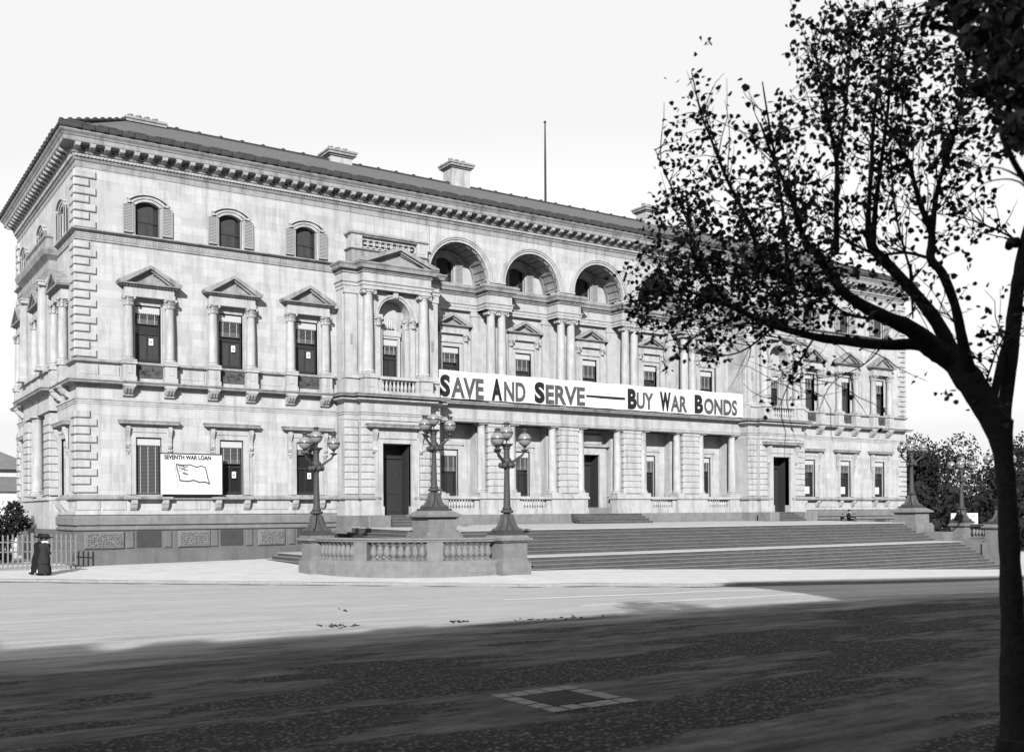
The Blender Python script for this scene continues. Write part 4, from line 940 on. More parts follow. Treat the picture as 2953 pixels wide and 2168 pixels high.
# ------------------------------------------------------------------ banner and signs
bn=empty('banner',(0,0,0),'long white painted banner reading SAVE AND SERVE BUY WAR BONDS along the balcony','banner')
b=MB(FF); n=60; vs=[];fs=[]
for i in range(n+1):
    x=20.02+(46.25-20.02)*i/n; zt=8.40+.02*math.sin(i*.8); zb=6.76-.06*i/n+.015*math.sin(i*1.3)
    w=.022*math.sin(i*.55)+.012*math.sin(i*1.9)
    vs+=[(x,.5+w,zb),(x,.5+w,zt),(x,.53+w,zt),(x,.53+w,zb)]
for i in range(n):
    for k in range(4): fs.append((4*i+k,4*i+(k+1)%4,4*i+4+(k+1)%4,4*i+4+k))
b.add(vs,fs+[(0,1,2,3),(4*n,4*n+1,4*n+2,4*n+3)]); b.build('canvas',M_canvas,bn)
for i,(s,a,c,z0,z1,m) in enumerate((('S',20.33,21.03,6.82,8.14,0),('AVE',21.1,23.42,6.79,8.04,1),('A',24.0,24.77,6.8,8.13,0),('ND',24.92,26.54,6.8,8.0,1),('S',27.24,28.03,6.8,8.13,0),('ERVE',28.11,31.29,6.8,8.0,1),('B',34.95,35.73,6.8,8.16,0),('UY',35.74,37.24,6.84,7.96,1),('W',37.85,38.85,6.8,8.12,0),('AR',38.85,40.4,6.82,7.94,1),('B',41.13,41.95,6.8,8.1,0),('ONDS',42.05,45.37,6.8,7.92,1))):
    mm=M_ink2 if m else M_ink; wd=len(s)
    o=text(s,a,c,z0,z1,.572,mm,'lettering',bn,bold=.03 if m else .05); o.build('lettering',mm,bn)
b=MB(FF); b.box(31.41,34.71,.55,.58,7.4,7.53); b.build('dash',M_ink,bn)
sg_=empty('notice_board',(0,0,0),'white board reading SEVENTH WAR LOAN with a drawn flag, on the window ledge','sign')
b=MB(FF); b.box(3.92,7.1,.44,.5,.96,3.0); b.build('board',M_canvas,sg_)
b=MB(FF); b.box(3.9,7.12,.43,.51,3.0,3.06); b.box(3.88,3.92,.43,.505,.95,3.0); b.box(7.1,7.14,.43,.505,.95,3.0); b.build('frame',M_wood,sg_)
text('SEVENTH WAR LOAN',4.1,6.52,2.73,2.96,.507,M_ink,'lettering',sg_,bold=.035).build('lettering',M_ink,sg_)
b=MB(FF)
def stroke(pts,w,m_=None,o=.507):
    for (x0,z0),(x1,z1) in zip(pts,pts[1:]):
        dx,dz=x1-x0,z1-z0; L=math.hypot(dx,dz) or 1; w2=w*1.35; nx,nz=-dz/L*w2,dx/L*w2; ex,ez=dx/L*w*.5,dz/L*w*.5
        b.add([(x0-nx-ex,o,z0-nz-ez),(x1-nx+ex,o,z1-nz+ez),(x1+nx+ex,o,z1+nz+ez),(x0+nx-ex,o,z0+nz-ez)],[(0,1,2,3)])
stroke([(4.72,2.5),(5.0,2.44),(5.4,2.48),(5.75,2.36),(6.0,2.42),(6.2,2.36),(6.28,2.1),(6.33,1.85),(6.44,1.5)],.022)
stroke([(6.44,1.5),(6.2,1.6),(5.9,1.58),(5.6,1.68),(5.3,1.62),(4.9,1.66)],.028); stroke([(4.9,1.66),(4.86,1.9),(4.76,2.2),(4.72,2.5)],.022)
b.build('flag_drawing',M_ink2,sg_); b=MB(FF)
stroke([(4.61,2.62),(4.7,2.0),(4.8,1.35)],.008); stroke([(4.8,2.44),(5.3,2.35)],.012); stroke([(4.84,2.3),(5.35,2.2)],.012); stroke([(5.08,2.46),(5.12,2.1)],.012); stroke([(4.82,2.42),(5.3,2.12)],.01); stroke([(5.3,2.42),(4.86,2.12)],.01); stroke([(5.05,2.05),(5.3,1.98)],.03)
b.build('flag_detail',M_ink2,sg_)
s2=empty('notice_board',(0,0,0),'small white notice board beyond the far balustrade at the right','sign')
b=MB(ID); b.box(72.6,76.6,.0,.08,-1.7,-.44); b.build('board',M_canvas,s2)
b=MB(ID); b.box(72.9,73.0,.08,.16,-4.4,-1.0); b.box(76.2,76.3,.08,.16,-4.4,-1.0); b.build('post',M_wood,s2)
text('SEVENTH WAR LOAN',73.0,76.2,-.82,-.6,.003,M_line,'lettering',s2,bold=.02).build('lettering',M_line,s2)
# ------------------------------------------------------------------ picket fence, left
Fc=empty('picket_fence',(0,0,0),'grey wooden picket fence joining the left corner of the building','fence')
def fy(x): return -1.7+(x+.4)*-.0*1+ (.45*(-.4-x)/3)
x=-.42; i=0
while x>-12:
    y=fy(x); z=path_h(x,y)
    if i%9==0 and i: b=MB(ID); b.box(x-.06,x+.06,y-.02,y+.1,z-.05,z+1.72); b.build('fence_post',M_picket,Fc)
    else:
        b=MB(ID); h=1.6+random.uniform(-.03,.03); b.add([(x-.035,y-.02,z+.04),(x+.035,y-.02,z+.04),(x+.035,y+.005,z+.04),(x-.035,y+.005,z+.04),(x-.035,y-.02,z+h),(x+.035,y-.02,z+h),(x+.035,y+.005,z+h),(x-.035,y+.005,z+h),(x,y-.02,z+h+.06),(x,y+.005,z+h+.06)],[(0,1,2,3),(0,1,5,8,4),(3,2,6,9,7),(0,3,7,4),(1,2,6,5),(4,7,9,8),(5,6,9,8)]); b.build('picket',M_picket,Fc)
    x-=.205; i+=1
for z in (.3,.85,1.3):
    b=MB(ID); b.tube([(-.42,fy(-.42)+.045,path_h(-.42,-1.7)+z),(-12,fy(-12)+.045,path_h(-12,fy(-12))+z)],.035,4); b.build('fence_rail',M_picket,Fc)
# ------------------------------------------------------------------ house beyond, left
H=empty('house',(0,0,0),'pale two-storey house with hipped slate roofs behind the left fence','house')
b=MB(ID); b.box(-9,5.2,40,50,-2.6,3.7); b.build('wall',M_white,H)
b=MB(ID); b.add([(-9.5,39.5,3.7),(5.5,39.5,3.7),(5.5,50.5,3.7),(-9.5,50.5,3.7),(-4,45,6.1),(1.2,45,6.1)],[(0,1,5,4),(1,2,5),(2,3,4,5),(3,0,4),(0,3,2,1)]); b.build('roof',M_froof,H)
b=MB(ID); b.box(-9,5.6,36,40,-2.6,1.8); b.build('wall',M_white,H)
b=MB(ID); b.add([(-9.3,35.7,1.8),(5.9,35.7,1.8),(5.9,40,3.1),(-9.3,40,3.1),(-9.3,40,1.8),(5.9,40,1.8)],[(0,1,2,3),(0,4,3),(1,2,5),(0,1,5,4)]); b.build('roof',M_froof,H)
b=MB(ID); b.box(.4,.9,37.5,38,2,3.2); b.build('chimney',M_white,H)
b=MB(ID)
for z in (.2,.75,1.3): b.box(-2.2,1.2,35.85,35.97,z,z+.28)
b.build('louvre_screen',M_wood,H)
# ------------------------------------------------------------------ people
def skin_person(name,joints,edges,m,loc,rz=0,parent=None,sub=2):
    me=bpy.data.meshes.new(name); me.from_pydata([j[0] for j in joints],edges,[]); o=bpy.data.objects.new(name,me); COL.objects.link(o)
    md=o.modifiers.new('s','SKIN'); md.use_smooth_shade=True
    for i,j in enumerate(joints):
        r=j[1]; r=(r,r) if isinstance(r,(int,float)) else r
        me.skin_vertices[0].data[i].radius=r
    me.skin_vertices[0].data[0].use_root=True
    sb=o.modifiers.new('u','SUBSURF'); sb.levels=sub; sb.render_levels=sub
    dg=bpy.context.evaluated_depsgraph_get(); nm=bpy.data.meshes.new_from_object(o.evaluated_get(dg)); nm.name=name
    bpy.data.objects.remove(o); nm.materials.clear(); nm.materials.append(m)
    ob=bpy.data.objects.new(name,nm); COL.objects.link(ob); ob.location=loc; ob.rotation_euler=(0,0,rz)
    if parent: ob.parent=parent
    return ob
def woman(loc,rz,label,scarf,lean,coat):
    root=empty('person',loc,label,'person','women walking past the picket fence'); root.rotation_euler=(math.radians(-lean),0,rz)
    J=[((0,0,.92),.13),((0,0,1.1),.12),((0,0,1.28),.15),((0,0,1.4),.07),((0,.02,1.47),.05),((0,.03,1.56),(.085,.1)),((0,.02,1.64),(.08,.09)),
       ((.17,0,1.34),.06),((.22,.02,1.1),.05),((.2,.16,.94),.037),((.2,.24,.92),.03),((-.17,0,1.34),.06),((-.22,-.03,1.1),.05),((-.2,.1,.93),.037),((-.2,.18,.9),.03),
       ((.09,.06,.85),.1),((.09,.12,.48),.07),((.09,.1,.1),.045),((.09,.22,.04),.035),((-.09,-.04,.85),.1),((-.09,-.1,.48),.07),((-.09,-.25,.12),.045),((-.09,-.14,.04),.035)]
    E_=[(0,1),(1,2),(2,3),(3,4),(4,5),(5,6),(2,7),(7,8),(8,9),(9,10),(2,11),(11,12),(12,13),(13,14),(0,15),(15,16),(16,17),(17,18),(0,19),(19,20),(20,21),(21,22)]
    skin_person('body',J,E_,M_skin,(0,0,0),0,root)
    for s in (1,-1):
        for k in range(5):
            b=MB(ID); x=s*.2+(-.03+.018*k)*(1 if k<4 else 0)+(0 if k<4 else -s*.045); y=.24 if s>0 else .18; z=.92 if s>0 else .9
            b.tube([(x,y-.01,z),(x,y+.04,z-.01),(x,y+(.065 if k in(1,2) else .05),z-.04)],[.01,.009,.007],6); b.build('finger',M_skin,root)
    b=MB(ID); b.lathe(0,0,[(.3,.08),(.28,.3),(.23,.55),(.2,.85),(.16,1.0)],20,mod=lambda k,a:.07*math.sin(7*a+k)*(1-k/5)+.1*math.cos(a-1.5)*(1-k/5)); b.build('skirt',coat,root,smooth=True)
    b=MB(ID); b.lathe(0,0,[(.26,.5),(.24,.75),(.19,1.0),(.2,1.12),(.24,1.28),(.2,1.38),(.1,1.44),(.08,1.47)],18,mod=lambda k,a:.12*abs(math.cos(a))-.05+.02*math.sin(9*a)); b.build('coat',coat,root,smooth=True)
    b=MB(ID)
    for s in (1,-1):
        yy=.16 if s>0 else .1
        b.tube([(s*.17,0,1.36),(s*.235,.01,1.2),(s*.24,.01,1.08),(s*.215,yy*.8,.95)],[.085,.08,.075,.06],10)
    b.build('sleeves',coat,root,smooth=True)
    b=MB(ID); b.lathe(0,.03,[(.1,1.6),(.3,1.66),(.31,1.68),(.14,1.7),(.13,1.78),(.08,1.82)],18,mod=lambda k,a:.08*math.sin(2*a)); b.build('hat',coat,root,smooth=True)
    b=MB(ID); b.sphere((0,-.02,1.57),.1,1,1,1.05); b.build('hair',M_hair,root,smooth=True)
    b=MB(ID); b.sphere((0,.125,1.56),.018,.7,1,1.3,8,6); b.sphere((.035,.112,1.6),.012,n=6,m=5); b.sphere((-.035,.112,1.6),.012,n=6,m=5); b.tube([(-.03,.115,1.51),(.03,.115,1.51)],.006,5); b.build('face',M_skin,root)
    if scarf: b=MB(ID); b.lathe(0,.02,[(.1,1.34),(.15,1.38),(.14,1.46),(.1,1.5)],14,mod=lambda k,a:.1*math.sin(3*a)); b.add([(-.1,.1,1.42),(.12,.1,1.42),(.07,.2,1.2),(-.03,.21,1.18)],[(0,1,2,3)]); b.build('scarf',M_scarf,root,smooth=True)
    for s in (1,-1): b=MB(ID); b.sphere((s*.09,(.17 if s>0 else -.19),.06),.09,.6,1.5,.6,8,6); b.build('shoe',M_coat,root,smooth=True)
    return root
zg=path_h(-2.4,-5)
woman((-2.62,-4.6,path_h(-2.6,-4.6)),math.radians(-72),'woman in long black coat and wide hat, farther of the pair by the fence',False,6,M_coat)
woman((-2.42,-5.05,path_h(-2.4,-5)),math.radians(-66),'woman in long black coat with white scarf, nearer of the pair by the fence',True,3,M_coat2)
def sitter(loc,rz,label,m,s=1.0):
    root=empty('person',loc,label,'person','people sitting on the terrace by the right wing'); root.rotation_euler=(0,0,rz); root.scale=(s,s,s)
    J=[((0,0,.42),.15),((0,.02,.62),.14),((0,.06,.8),.16),((0,.1,.93),.06),((0,.13,1.0),.05),((0,.15,1.09),(.08,.095)),((0,.14,1.17),(.075,.085)),
       ((.18,.06,.86),.06),((.25,.12,.64),.05),((.14,.38,.55),.036),((.1,.46,.54),.03),((-.18,.06,.86),.06),((-.25,.12,.64),.05),((-.14,.38,.55),.036),((-.1,.46,.54),.03),
       ((.1,.1,.42),.11),((.15,.46,.48),.085),((.13,.48,.1),.055),((.13,.6,.04),.04),((-.1,.1,.42),.11),((-.15,.46,.48),.085),((-.13,.48,.1),.055),((-.13,.6,.04),.04)]
    E_=[(0,1),(1,2),(2,3),(3,4),(4,5),(5,6),(2,7),(7,8),(8,9),(9,10),(2,11),(11,12),(12,13),(13,14),(0,15),(15,16),(16,17),(17,18),(0,19),(19,20),(20,21),(21,22)]
    skin_person('body',J,E_,m,(0,0,0),0,root)
    b=MB(ID); b.sphere((0,.16,1.1),.085,.95,1,1.15,12,8); b.build('head',M_skin if s<1 else M_hair,root,smooth=True)
    b=MB(ID); b.lathe(0,.14,[(.09,1.15),(.19,1.17),(.19,1.185),(.1,1.2),(.09,1.29),(.05,1.31)],14); b.build('hat',m,root,smooth=True)
    for sx in(-1,1):
        for k in range(5): b=MB(ID); x=sx*.1+.018*(k-2); b.tube([(x,.46,.54),(x,.5,.52),(x,.51,.48)],[.01,.009,.007],5); b.build('finger',M_skin,root)
    b=MB(ID); b.box(-.25,.25,-.2,.2,.0,.3); o=b.build('stone_seat',M_granite,None); bpy.data.objects.remove(o)
    return root
for (x,s,l,m) in ((55.2,.62,'dark seated figure with hat, left of the three below the right wing',M_coat),(55.9,.86,'dark seated figure with head raised, middle of the three below the right wing',M_coat),(56.6,.62,'dark crouching figure, right of the three below the right wing',M_coat2)):
    sitter((x,-2.0,-1.16),math.radians(180) if s>.8 else math.radians(150),l,m,s)
# ------------------------------------------------------------------ garden and iron things
u_=empty('garden_urn',(20.3,-1.6,-.86),'small dark iron urn on the terrace beside the high lamp pedestal','urn')
b=MB(ID); b.lathe(0,0,[(.22,0),(.2,.1),(.1,.16),(.06,.3)],12); b.build('urn_foot',M_iron,u_,smooth=True); b=MB(ID); b.lathe(0,0,[(.06,.3),(.12,.38),(.26,.46),(.3,.56),(.24,.58)],14); b.build('urn_bowl',M_iron,u_,smooth=True)
for k,(x,lb) in enumerate(((11.9,'dark sloping iron cellar hatch beside the left door steps, left of two'),(12.85,'dark sloping iron cellar hatch beside the left door steps, right of two'))):
    h=empty('cellar_hatch',(x,-4.6,0),lb,'hatch','dark cellar hatches left of the door'); z=-2.14
    b=MB(ID); b.prismx([(-.45,z),(.45,z),(.45,z+1.0),(.1,z+1.0)],-.42,.42); b.build('hatch_lid',M_coat2,h)
    b=MB(ID); b.box(-.05,.05,-.4,-.36,z+.3,z+.36); b.build('hatch_handle',M_iron,h)
# ------------------------------------------------------------------ street furniture in the road
gr=empty('street_drain',(0,0,0),'iron drain grating set in a square of pale stone blocks','drain')
def on(x,y): return road_h(x,y)
pc=[P(1070,1527,1),P(1255,1508,1),P(1405,1545,1),P(1195,1565,1)]
def hit(u,v):
    d=(P(u,v,1)-CAM); 
    t=(-2.2)/d.z
    for _ in range(12):
        q=CAM+d*t; t=road_h(q.x,q.y)/d.z
    q=CAM+d*t; return (q.x,q.y)
qc=[hit(*q) for q in ((1072,1529),(1250,1507),(1408,1541),(1215,1566))]
def bil(s,t):
    a,b_,c,d=qc; return ((a[0]*(1-s)+b_[0]*s)*(1-t)+(d[0]*(1-s)+c[0]*s)*t,(a[1]*(1-s)+b_[1]*s)*(1-t)+(d[1]*(1-s)+c[1]*s)*t)
b=MB(ID)
def slab(s0,s1,t0,t1,h,lift=0):
    if h>.0125 and h<.0175: s0+=random.uniform(0,.015); s1-=random.uniform(0,.015); t0+=random.uniform(-.008,.012); t1+=random.uniform(-.012,.01)
    q=[bil(s0,t0),bil(s1,t0),bil(s1,t1),bil(s0,t1)]; lo=[(x,y,on(x,y)-.1) for x,y in q]; hi=[(x,y,on(x,y)+h) for x,y in q]; b.add(lo+hi,[(4,5,6,7),(0,1,5,4),(1,2,6,5),(2,3,7,6),(3,0,4,7)])
W_=.21
for k in range(5): 
    g=.008; s0,s1=k/5+g,(k+1)/5-g
    slab(s0,s1,0,W_-.02,.014+random.uniform(-.004,.004)); slab(s0,s1,1-W_+.02,1,.014+random.uniform(-.004,.004))
for k in range(3):
    t0=W_+(1-2*W_)*k/3+.008; t1=W_+(1-2*W_)*(k+1)/3-.008; slab(0,W_*.9,t0,t1,.013); slab(1-W_*.9,1,t0,t1,.013)
b.build('stone_surround',mat('worn_drain_stone',.1,var=.45,scale=7,bump=.4,bscale=30),gr)
b=MB(ID)
for k in range(22): t=W_+(1-2*W_)*k/22; slab(W_,1-W_,t,t+.014,.018)
for k in (0,.5,1): s=W_+(1-2*W_)*k; slab(s-.008,s+.008,W_,1-W_,.017)
b.build('grating',M_riser,gr)
b=MB(ID); slab(W_,1-W_,W_,1-W_,.006); b.build('drain_pit',M_shade,gr)
# cable-tram slot rails: thin bright steel lines along the street
for dy,l in ((-4.3,'bright steel tram rail nearer the kerb'),(-7.9,'bright steel tram rail farther out in the street')):
    b=MB(ID); pts=[(x,kerb(20)+dy) for x in range(6,92,2)]
    for (x0,y0),(x1,y1) in zip(pts,pts[1:]):
        z0,z1=road_h(x0,y0)+.012,road_h(x1,y1)+.012; w=.022
        b.add([(x0,y0-w,z0-.03),(x0,y0-w,z0),(x0,y0+w,z0),(x0,y0+w,z0-.03),(x1,y1-w,z1-.03),(x1,y1-w,z1),(x1,y1+w,z1),(x1,y1+w,z1-.03)],[(0,1,5,4),(1,2,6,5),(2,3,7,6)])
    tag(b.build('tram_rail',M_rail),l,'rail','steel rails in the street')
# loose dung and stones on the pale road
b=MB(ID); rg=random.Random(3)
for u,v,n,sp in ((740,1375,26,22),(1010,1366,16,14),(1180,1360,10,50),(755,1340,6,8),(1260,1356,8,30)):
    for i in range(n):
        x,y=hit(u+rg.gauss(0,sp),v+rg.gauss(0,1.6)); s=rg.uniform(.012,.035); b.sphere((x,y,on(x,y)+s*.3),s,1.3,1,.6,7,5)
tag(b.build('dung_scatter',M_coat2),kind='stuff',label='scattered dark dung and clods on the pale road',cat='dung')
# ------------------------------------------------------------------ trees
def leaf_cloud(b,c,s,rg,fold=True):
    """one lobed leaf as a few triangles"""
    d=Vector((rg.gauss(0,1),rg.gauss(0,1),rg.gauss(0,.8)-.3)).normalized(); n=d.cross(Vector((rg.gauss(0,1),rg.gauss(0,1),rg.gauss(0,1)))).normalized(); w=d.cross(n)
    c=Vector(c); pts=[(0,0),(.06,.36),(.3,.42),(.5,.44),(.74,.28),(1.0,0),(.74,-.28),(.5,-.44),(.3,-.42),(.06,-.36)]
    vs=[tuple(c+d*(p*s)+w*(q*s)+n*(abs(q)*s*.35)) for p,q in pts]; b.add(vs,[(0,1,2,3,5),(0,5,7,8,9),(3,4,5),(5,6,7)])
TL=empty('street_tree',(0,0,0),'near leafy street tree leaning over the right side, dark trunk in front','tree')
rg=random.Random(11); PXM=1/ (FPX*2250/2953)
def limb(pts,par=TL,name='branch',d0=8.6):
    """pts: (u,v,width px,depth)"""
    P3=[];R3=[]
    for u,v,w,d in pts: P3.append(P(u,v,d)); R3.append(max(.0035,w*(.86 if w<60 else 1)*d*PXM/2))
    # smooth: catmull-rom
    Q=[];RQ=[]; n=len(P3)
    for i in range(n-1):
        p0,p1,p2,p3=P3[max(i-1,0)],P3[i],P3[i+1],P3[min(i+2,n-1)]
        for k in range(4):
            t=k/4; Q.append(.5*((2*p1)+(p2-p0)*t+(2*p0-5*p1+4*p2-p3)*t*t+(3*p1-p0-3*p2+p3)*t**3)); RQ.append((R3[i]*(1-t)+R3[i+1]*t)*(1+rg.uniform(-.05,.07)))
    Q.append(P3[-1]); RQ.append(R3[-1])
    b=MB(ID); b.tube(Q,RQ,10 if R3[0]>.05 else 6); b.build(name,M_bark,par,smooth=True); return Q,RQ
base=P(2238,1640,8.5); 
tr=[(2240,1700,84,8.45),(2238,1640,78,8.5),(2232,1500,66,8.55),(2224,1350,56,8.6),(2218,1200,49,8.65),(2213,1100,47,8.7),(2205,1000,48,8.75),(2192,930,66,8.8)]
limb(tr,name='trunk')
b=MB(ID); q=P(2240,1690,8.45); b.lathe(q.x,q.y,[(.3,-2.35),(.24,-2.2),(.19,-2.05),(.165,-1.9)],14,mod=lambda k,a:.12*math.sin(5*a)); b.build('trunk_flare',M_bark,TL,smooth=True)
LB=[
 [(2195,935,62,8.8),(2160,880,60,8.85),(2130,835,60,8.9),(2100,800,58,9.0),(2065,775,56,9.0),(2030,755,44,9.0)],
 [(2070,780,46,9),(2020,757,30,9.1),(1940,758,26,9.2),(1850,748,24,9.4),(1790,740,20,9.5),(1700,715,17,9.7),(1620,680,13,9.9),(1560,655,9,10),(1500,640,6,10.1),(1440,650,4,10.2)],
 [(2060,768,46,9),(2000,722,42,8.9),(1930,690,34,8.8),(1860,648,26,8.7),(1822,600,22,8.7),(1795,560,18,8.6),(1765,520,14,8.6),(1740,440,11,8.5),(1700,350,8,8.4),(1670,270,5,8.3)],
 [(2105,800,40,9),(2060,710,34,9.1),(2010,645,30,9.2),(1960,590,27,9.3),(1915,540,24,9.3),(1908,470,13,9.4),(1915,373,11,9.4),(1919,270,8,9.5),(1935,150,5,9.6),(1940,60,3,9.6)],
 [(1918,545,16,9.3),(1924,450,13,9.2),(1936,360,11,9.1),(1952,228,8,9),(1960,110,6,9),(1965,20,4,9)],
 [(2135,838,34,8.9),(2115,750,26,8.7),(2098,670,22,8.6),(2070,600,22,8.5),(2045,568,22,8.5),(2047,512,19,8.5),(2020,445,12,8.4),(1995,353,9,8.3),(1955,282,6,8.2),(1930,200,4,8.2)],
 [(2048,512,16,8.5),(2060,415,12,8.5),(2093,311,9,8.4),(2108,240,6,8.4),(2125,130,4,8.4)],
 [(2200,935,42,8.8),(2212,860,34,8.9),(2222,780,34,8.9),(2228,700,36,9),(2238,620,34,9),(2252,540,30,9.1),(2275,440,24,9.2),(2300,330,20,9.2)],
 [(2178,900,22,8.8),(2192,830,19,8.8),(2205,770,16,8.9),(2222,715,14,9)],
 [(1838,560,15,8.7),(1838,450,13,8.6),(1838,353,11,8.6),(1818,260,8,8.5),(1800,170,5,8.5),(1790,90,3,8.5)],
 [(1838,355,9,8.6),(1852,290,8,8.7),(1865,160,5,8.8),(1870,60,3,8.8)],
 [(1740,640,14,9.6),(1732,600,11,9.5),(1723,490,9,9.4),(1707,374,7,9.3),(1686,249,5,9.2),(1675,180,3,9.2)],
 [(1720,610,12,9.2),(1678,581,12,9.2),(1645,490,11,9.1),(1599,398,9,9),(1560,300,6,8.9),(1540,250,4,8.9),(1520,160,3,8.8)],
 [(1600,665,9,9.9),(1545,600,8,9.8),(1520,550,6,9.7),(1515,500,5,9.7),(1470,400,4,9.6),(1440,330,2.5,9.6)],
 [(2005,610,7,8.9),(1972,490,6,8.9),(1960,394,5,8.9),(1955,330,3,8.9)],
 [(2000,580,9,8.9),(2004,660,6,8.9),(2006,700,4,8.9)],
 [(2050,570,10,8.5),(1990,555,8,8.7),(1930,560,7,8.9),(1880,540,5,9),(1800,490,4,9.2),(1700,430,3,9.3)],
 [(1930,700,10,8.8),(1860,690,6,9),(1790,640,6,9.2),(1700,650,5,9.4),(1600,600,4,9.6),(1500,590,3,9.8),(1420,560,2,9.9)],
 [(1700,716,7,9.7),(1650,760,5,9.8),(1600,780,3,9.9),(1540,770,2,9.9)],
 [(1790,740,6,9.5),(1760,790,4,9.6),(1730,850,3,9.6),(1710,900,2,9.6)],
 [(1940,758,5,9.2),(1900,800,3.5,9.1),(1830,840,2.5,9.0),(1800,900,1.5,9.0)],
 [(2252,540,8,9.1),(2200,510,5,9.1),(2120,480,3,9.1),(2060,470,2,9.1)],
 [(2105,720,6,8.6),(2080,690,4,8.5),(2050,690,3,8.4)],
 [(2160,860,6,8.8),(2190,770,4,8.7),(2212,735,3,8.6)],
 [(1565,656,8,10),(1500,690,5,10.1),(1450,720,3,10.2),(1410,700,2,10.2)],
 [(1640,690,7,9.9),(1560,720,5,10),(1500,760,3,10)],
]
SK=[]; TW=[]
for q in LB:
    Q,RQ=limb(q)
    SK+=[(p,r) for p,r in zip(Q,RQ) if r<.045]
    TW+=[(Q[i],(Q[i+1]-Q[i]).normalized(),RQ[i]) for i in range(2,len(Q)-1,2) if RQ[i]<.032]
def toUV(p):
    d=p-CAM; z=d.dot(FW); return ((d.dot(RR)/z*FPX+PU)*2250/2953,(PV-d.dot(UU)/z*FPX)*2250/2953,z)
# crown regions in the view: (u,v,ru,rv,count)
REG=[(1430,600,60,60,170),(1500,520,80,80,260),(1480,430,60,70,110),(1500,330,50,60,90),(1520,230,45,80,60),(1545,120,22,40,14),
 (1450,680,70,50,190),(1540,640,90,70,330),(1620,560,90,80,300),(1600,440,80,80,190),(1560,330,60,60,90),(1680,480,70,90,200),(1690,360,60,80,130),(1650,640,90,70,330),(1740,600,90,70,330),(1720,280,45,60,50),(1690,230,30,30,20),
 (1520,740,60,40,110),(1560,790,35,25,45),(1620,720,70,40,170),(1700,690,80,40,200),(1780,650,70,50,190),(1830,580,60,60,150),(1780,480,60,80,130),(1800,400,60,90,120),(1700,790,40,40,40),(1740,850,35,50,40),(1690,880,22,25,12),(1790,790,45,30,45),(1460,760,30,20,18),
 (1790,250,60,90,200),(1800,120,60,80,260),(1860,200,70,90,260),(1880,70,80,70,330),(1960,100,80,90,350),(1950,230,80,90,260),(2030,180,70,90,250),(2040,60,80,70,300),(1900,330,70,60,120),(2000,320,70,70,150),(2080,280,50,70,150),(2130,200,60,90,330),(2130,330,60,60,190),(2060,400,60,50,80),(2120,430,70,50,90),(1960,430,60,50,55),(2180,120,70,110,420),(2210,280,50,60,200),(2100,520,70,40,40),(2180,520,50,30,16),(1890,560,60,60,70),(1930,650,60,40,40),(2160,760,40,50,50),(2150,830,30,50,30),(2200,860,18,60,36),(2090,870,35,25,12),(2080,590,40,30,20),(1850,700,70,40,60),(1860,480,60,60,60)]
b=MB(ID)
for (u,v,ru,rv,n) in REG:
    if 1380<u<1800 and 420<v<720: n*=1.5
    near=[(p,r) for p,r in SK if (lambda q:abs(q[0]-u)<ru*1.6 and abs(q[1]-v)<rv*1.6)(toUV(p))]
    k=0
    while k<n*.62:
        # clusters of leaves on short twigs
        a=rg.uniform(0,6.28); r=rg.random()**.55; cu,cv=u+ru*r*math.cos(a)*1.15,v+rv*r*math.sin(a)*1.15
        if near:
            base_=min(rg.sample(near,min(8,len(near))),key=lambda t:(lambda q:(q[0]-cu)**2+(q[1]-cv)**2)(toUV(t[0]))); d=toUV(base_[0])[2]+rg.gauss(0,.45)
        else: d=9.2+rg.gauss(0,.5)
        c=P(cu,cv,max(7.2,d)); m=rg.choice((2,3,3,4,5))
        if near and rg.random()<.5:
            e=base_[0]; 
            if (e-c).length<.9: b.tube([e,e.lerp(c,.5)+Vector((0,0,.02)),c],[.006,.004,.002],3)
        for _ in range(m):
            leaf_cloud(b,c+Vector((rg.gauss(0,.045),rg.gauss(0,.045),rg.gauss(0,.04))),rg.uniform(.037,.061),rg)
        k+=m
for p,d,rr in TW:
    for _ in range(3):
        t=(d*rg.uniform(.3,.9)+Vector((rg.gauss(0,.55),rg.gauss(0,.55),rg.gauss(.25,.45)))).normalized(); L=rg.uniform(.25,.75); pts=[p]; 
        for k in range(4): t=(t+Vector((rg.gauss(0,.16),rg.gauss(0,.16),rg.gauss(.06,.14)))).normalized(); pts.append(pts[-1]+t*L/4)
        u_,v_,z_=toUV(pts[-1])
        if (u_<1720 and v_<150) or (u_<1360) or (u_<1430 and v_<380): continue
        b.tube(pts,[min(.007,rr*.6),.005,.004,.0028,.0018],4)
        low=v_>700
        for k in range(rg.choice((2,4,6,7)) if not low else rg.choice((0,0,1,3))): c=pts[rg.choice((1,2,3,4,4))]+Vector((rg.gauss(0,.04),rg.gauss(0,.04),rg.gauss(0,.04))); leaf_cloud(b,c,rg.uniform(.037,.061),rg)
b.build('crown',M_leaf,TL)
b=MB(ID); q=P(2236,533,9.1); b.tube([q,q+RR*-.06,P(2217,542,9.0)],[.05,.045,.035],8); b.build('cut_stub',M_bark,TL,smooth=True)
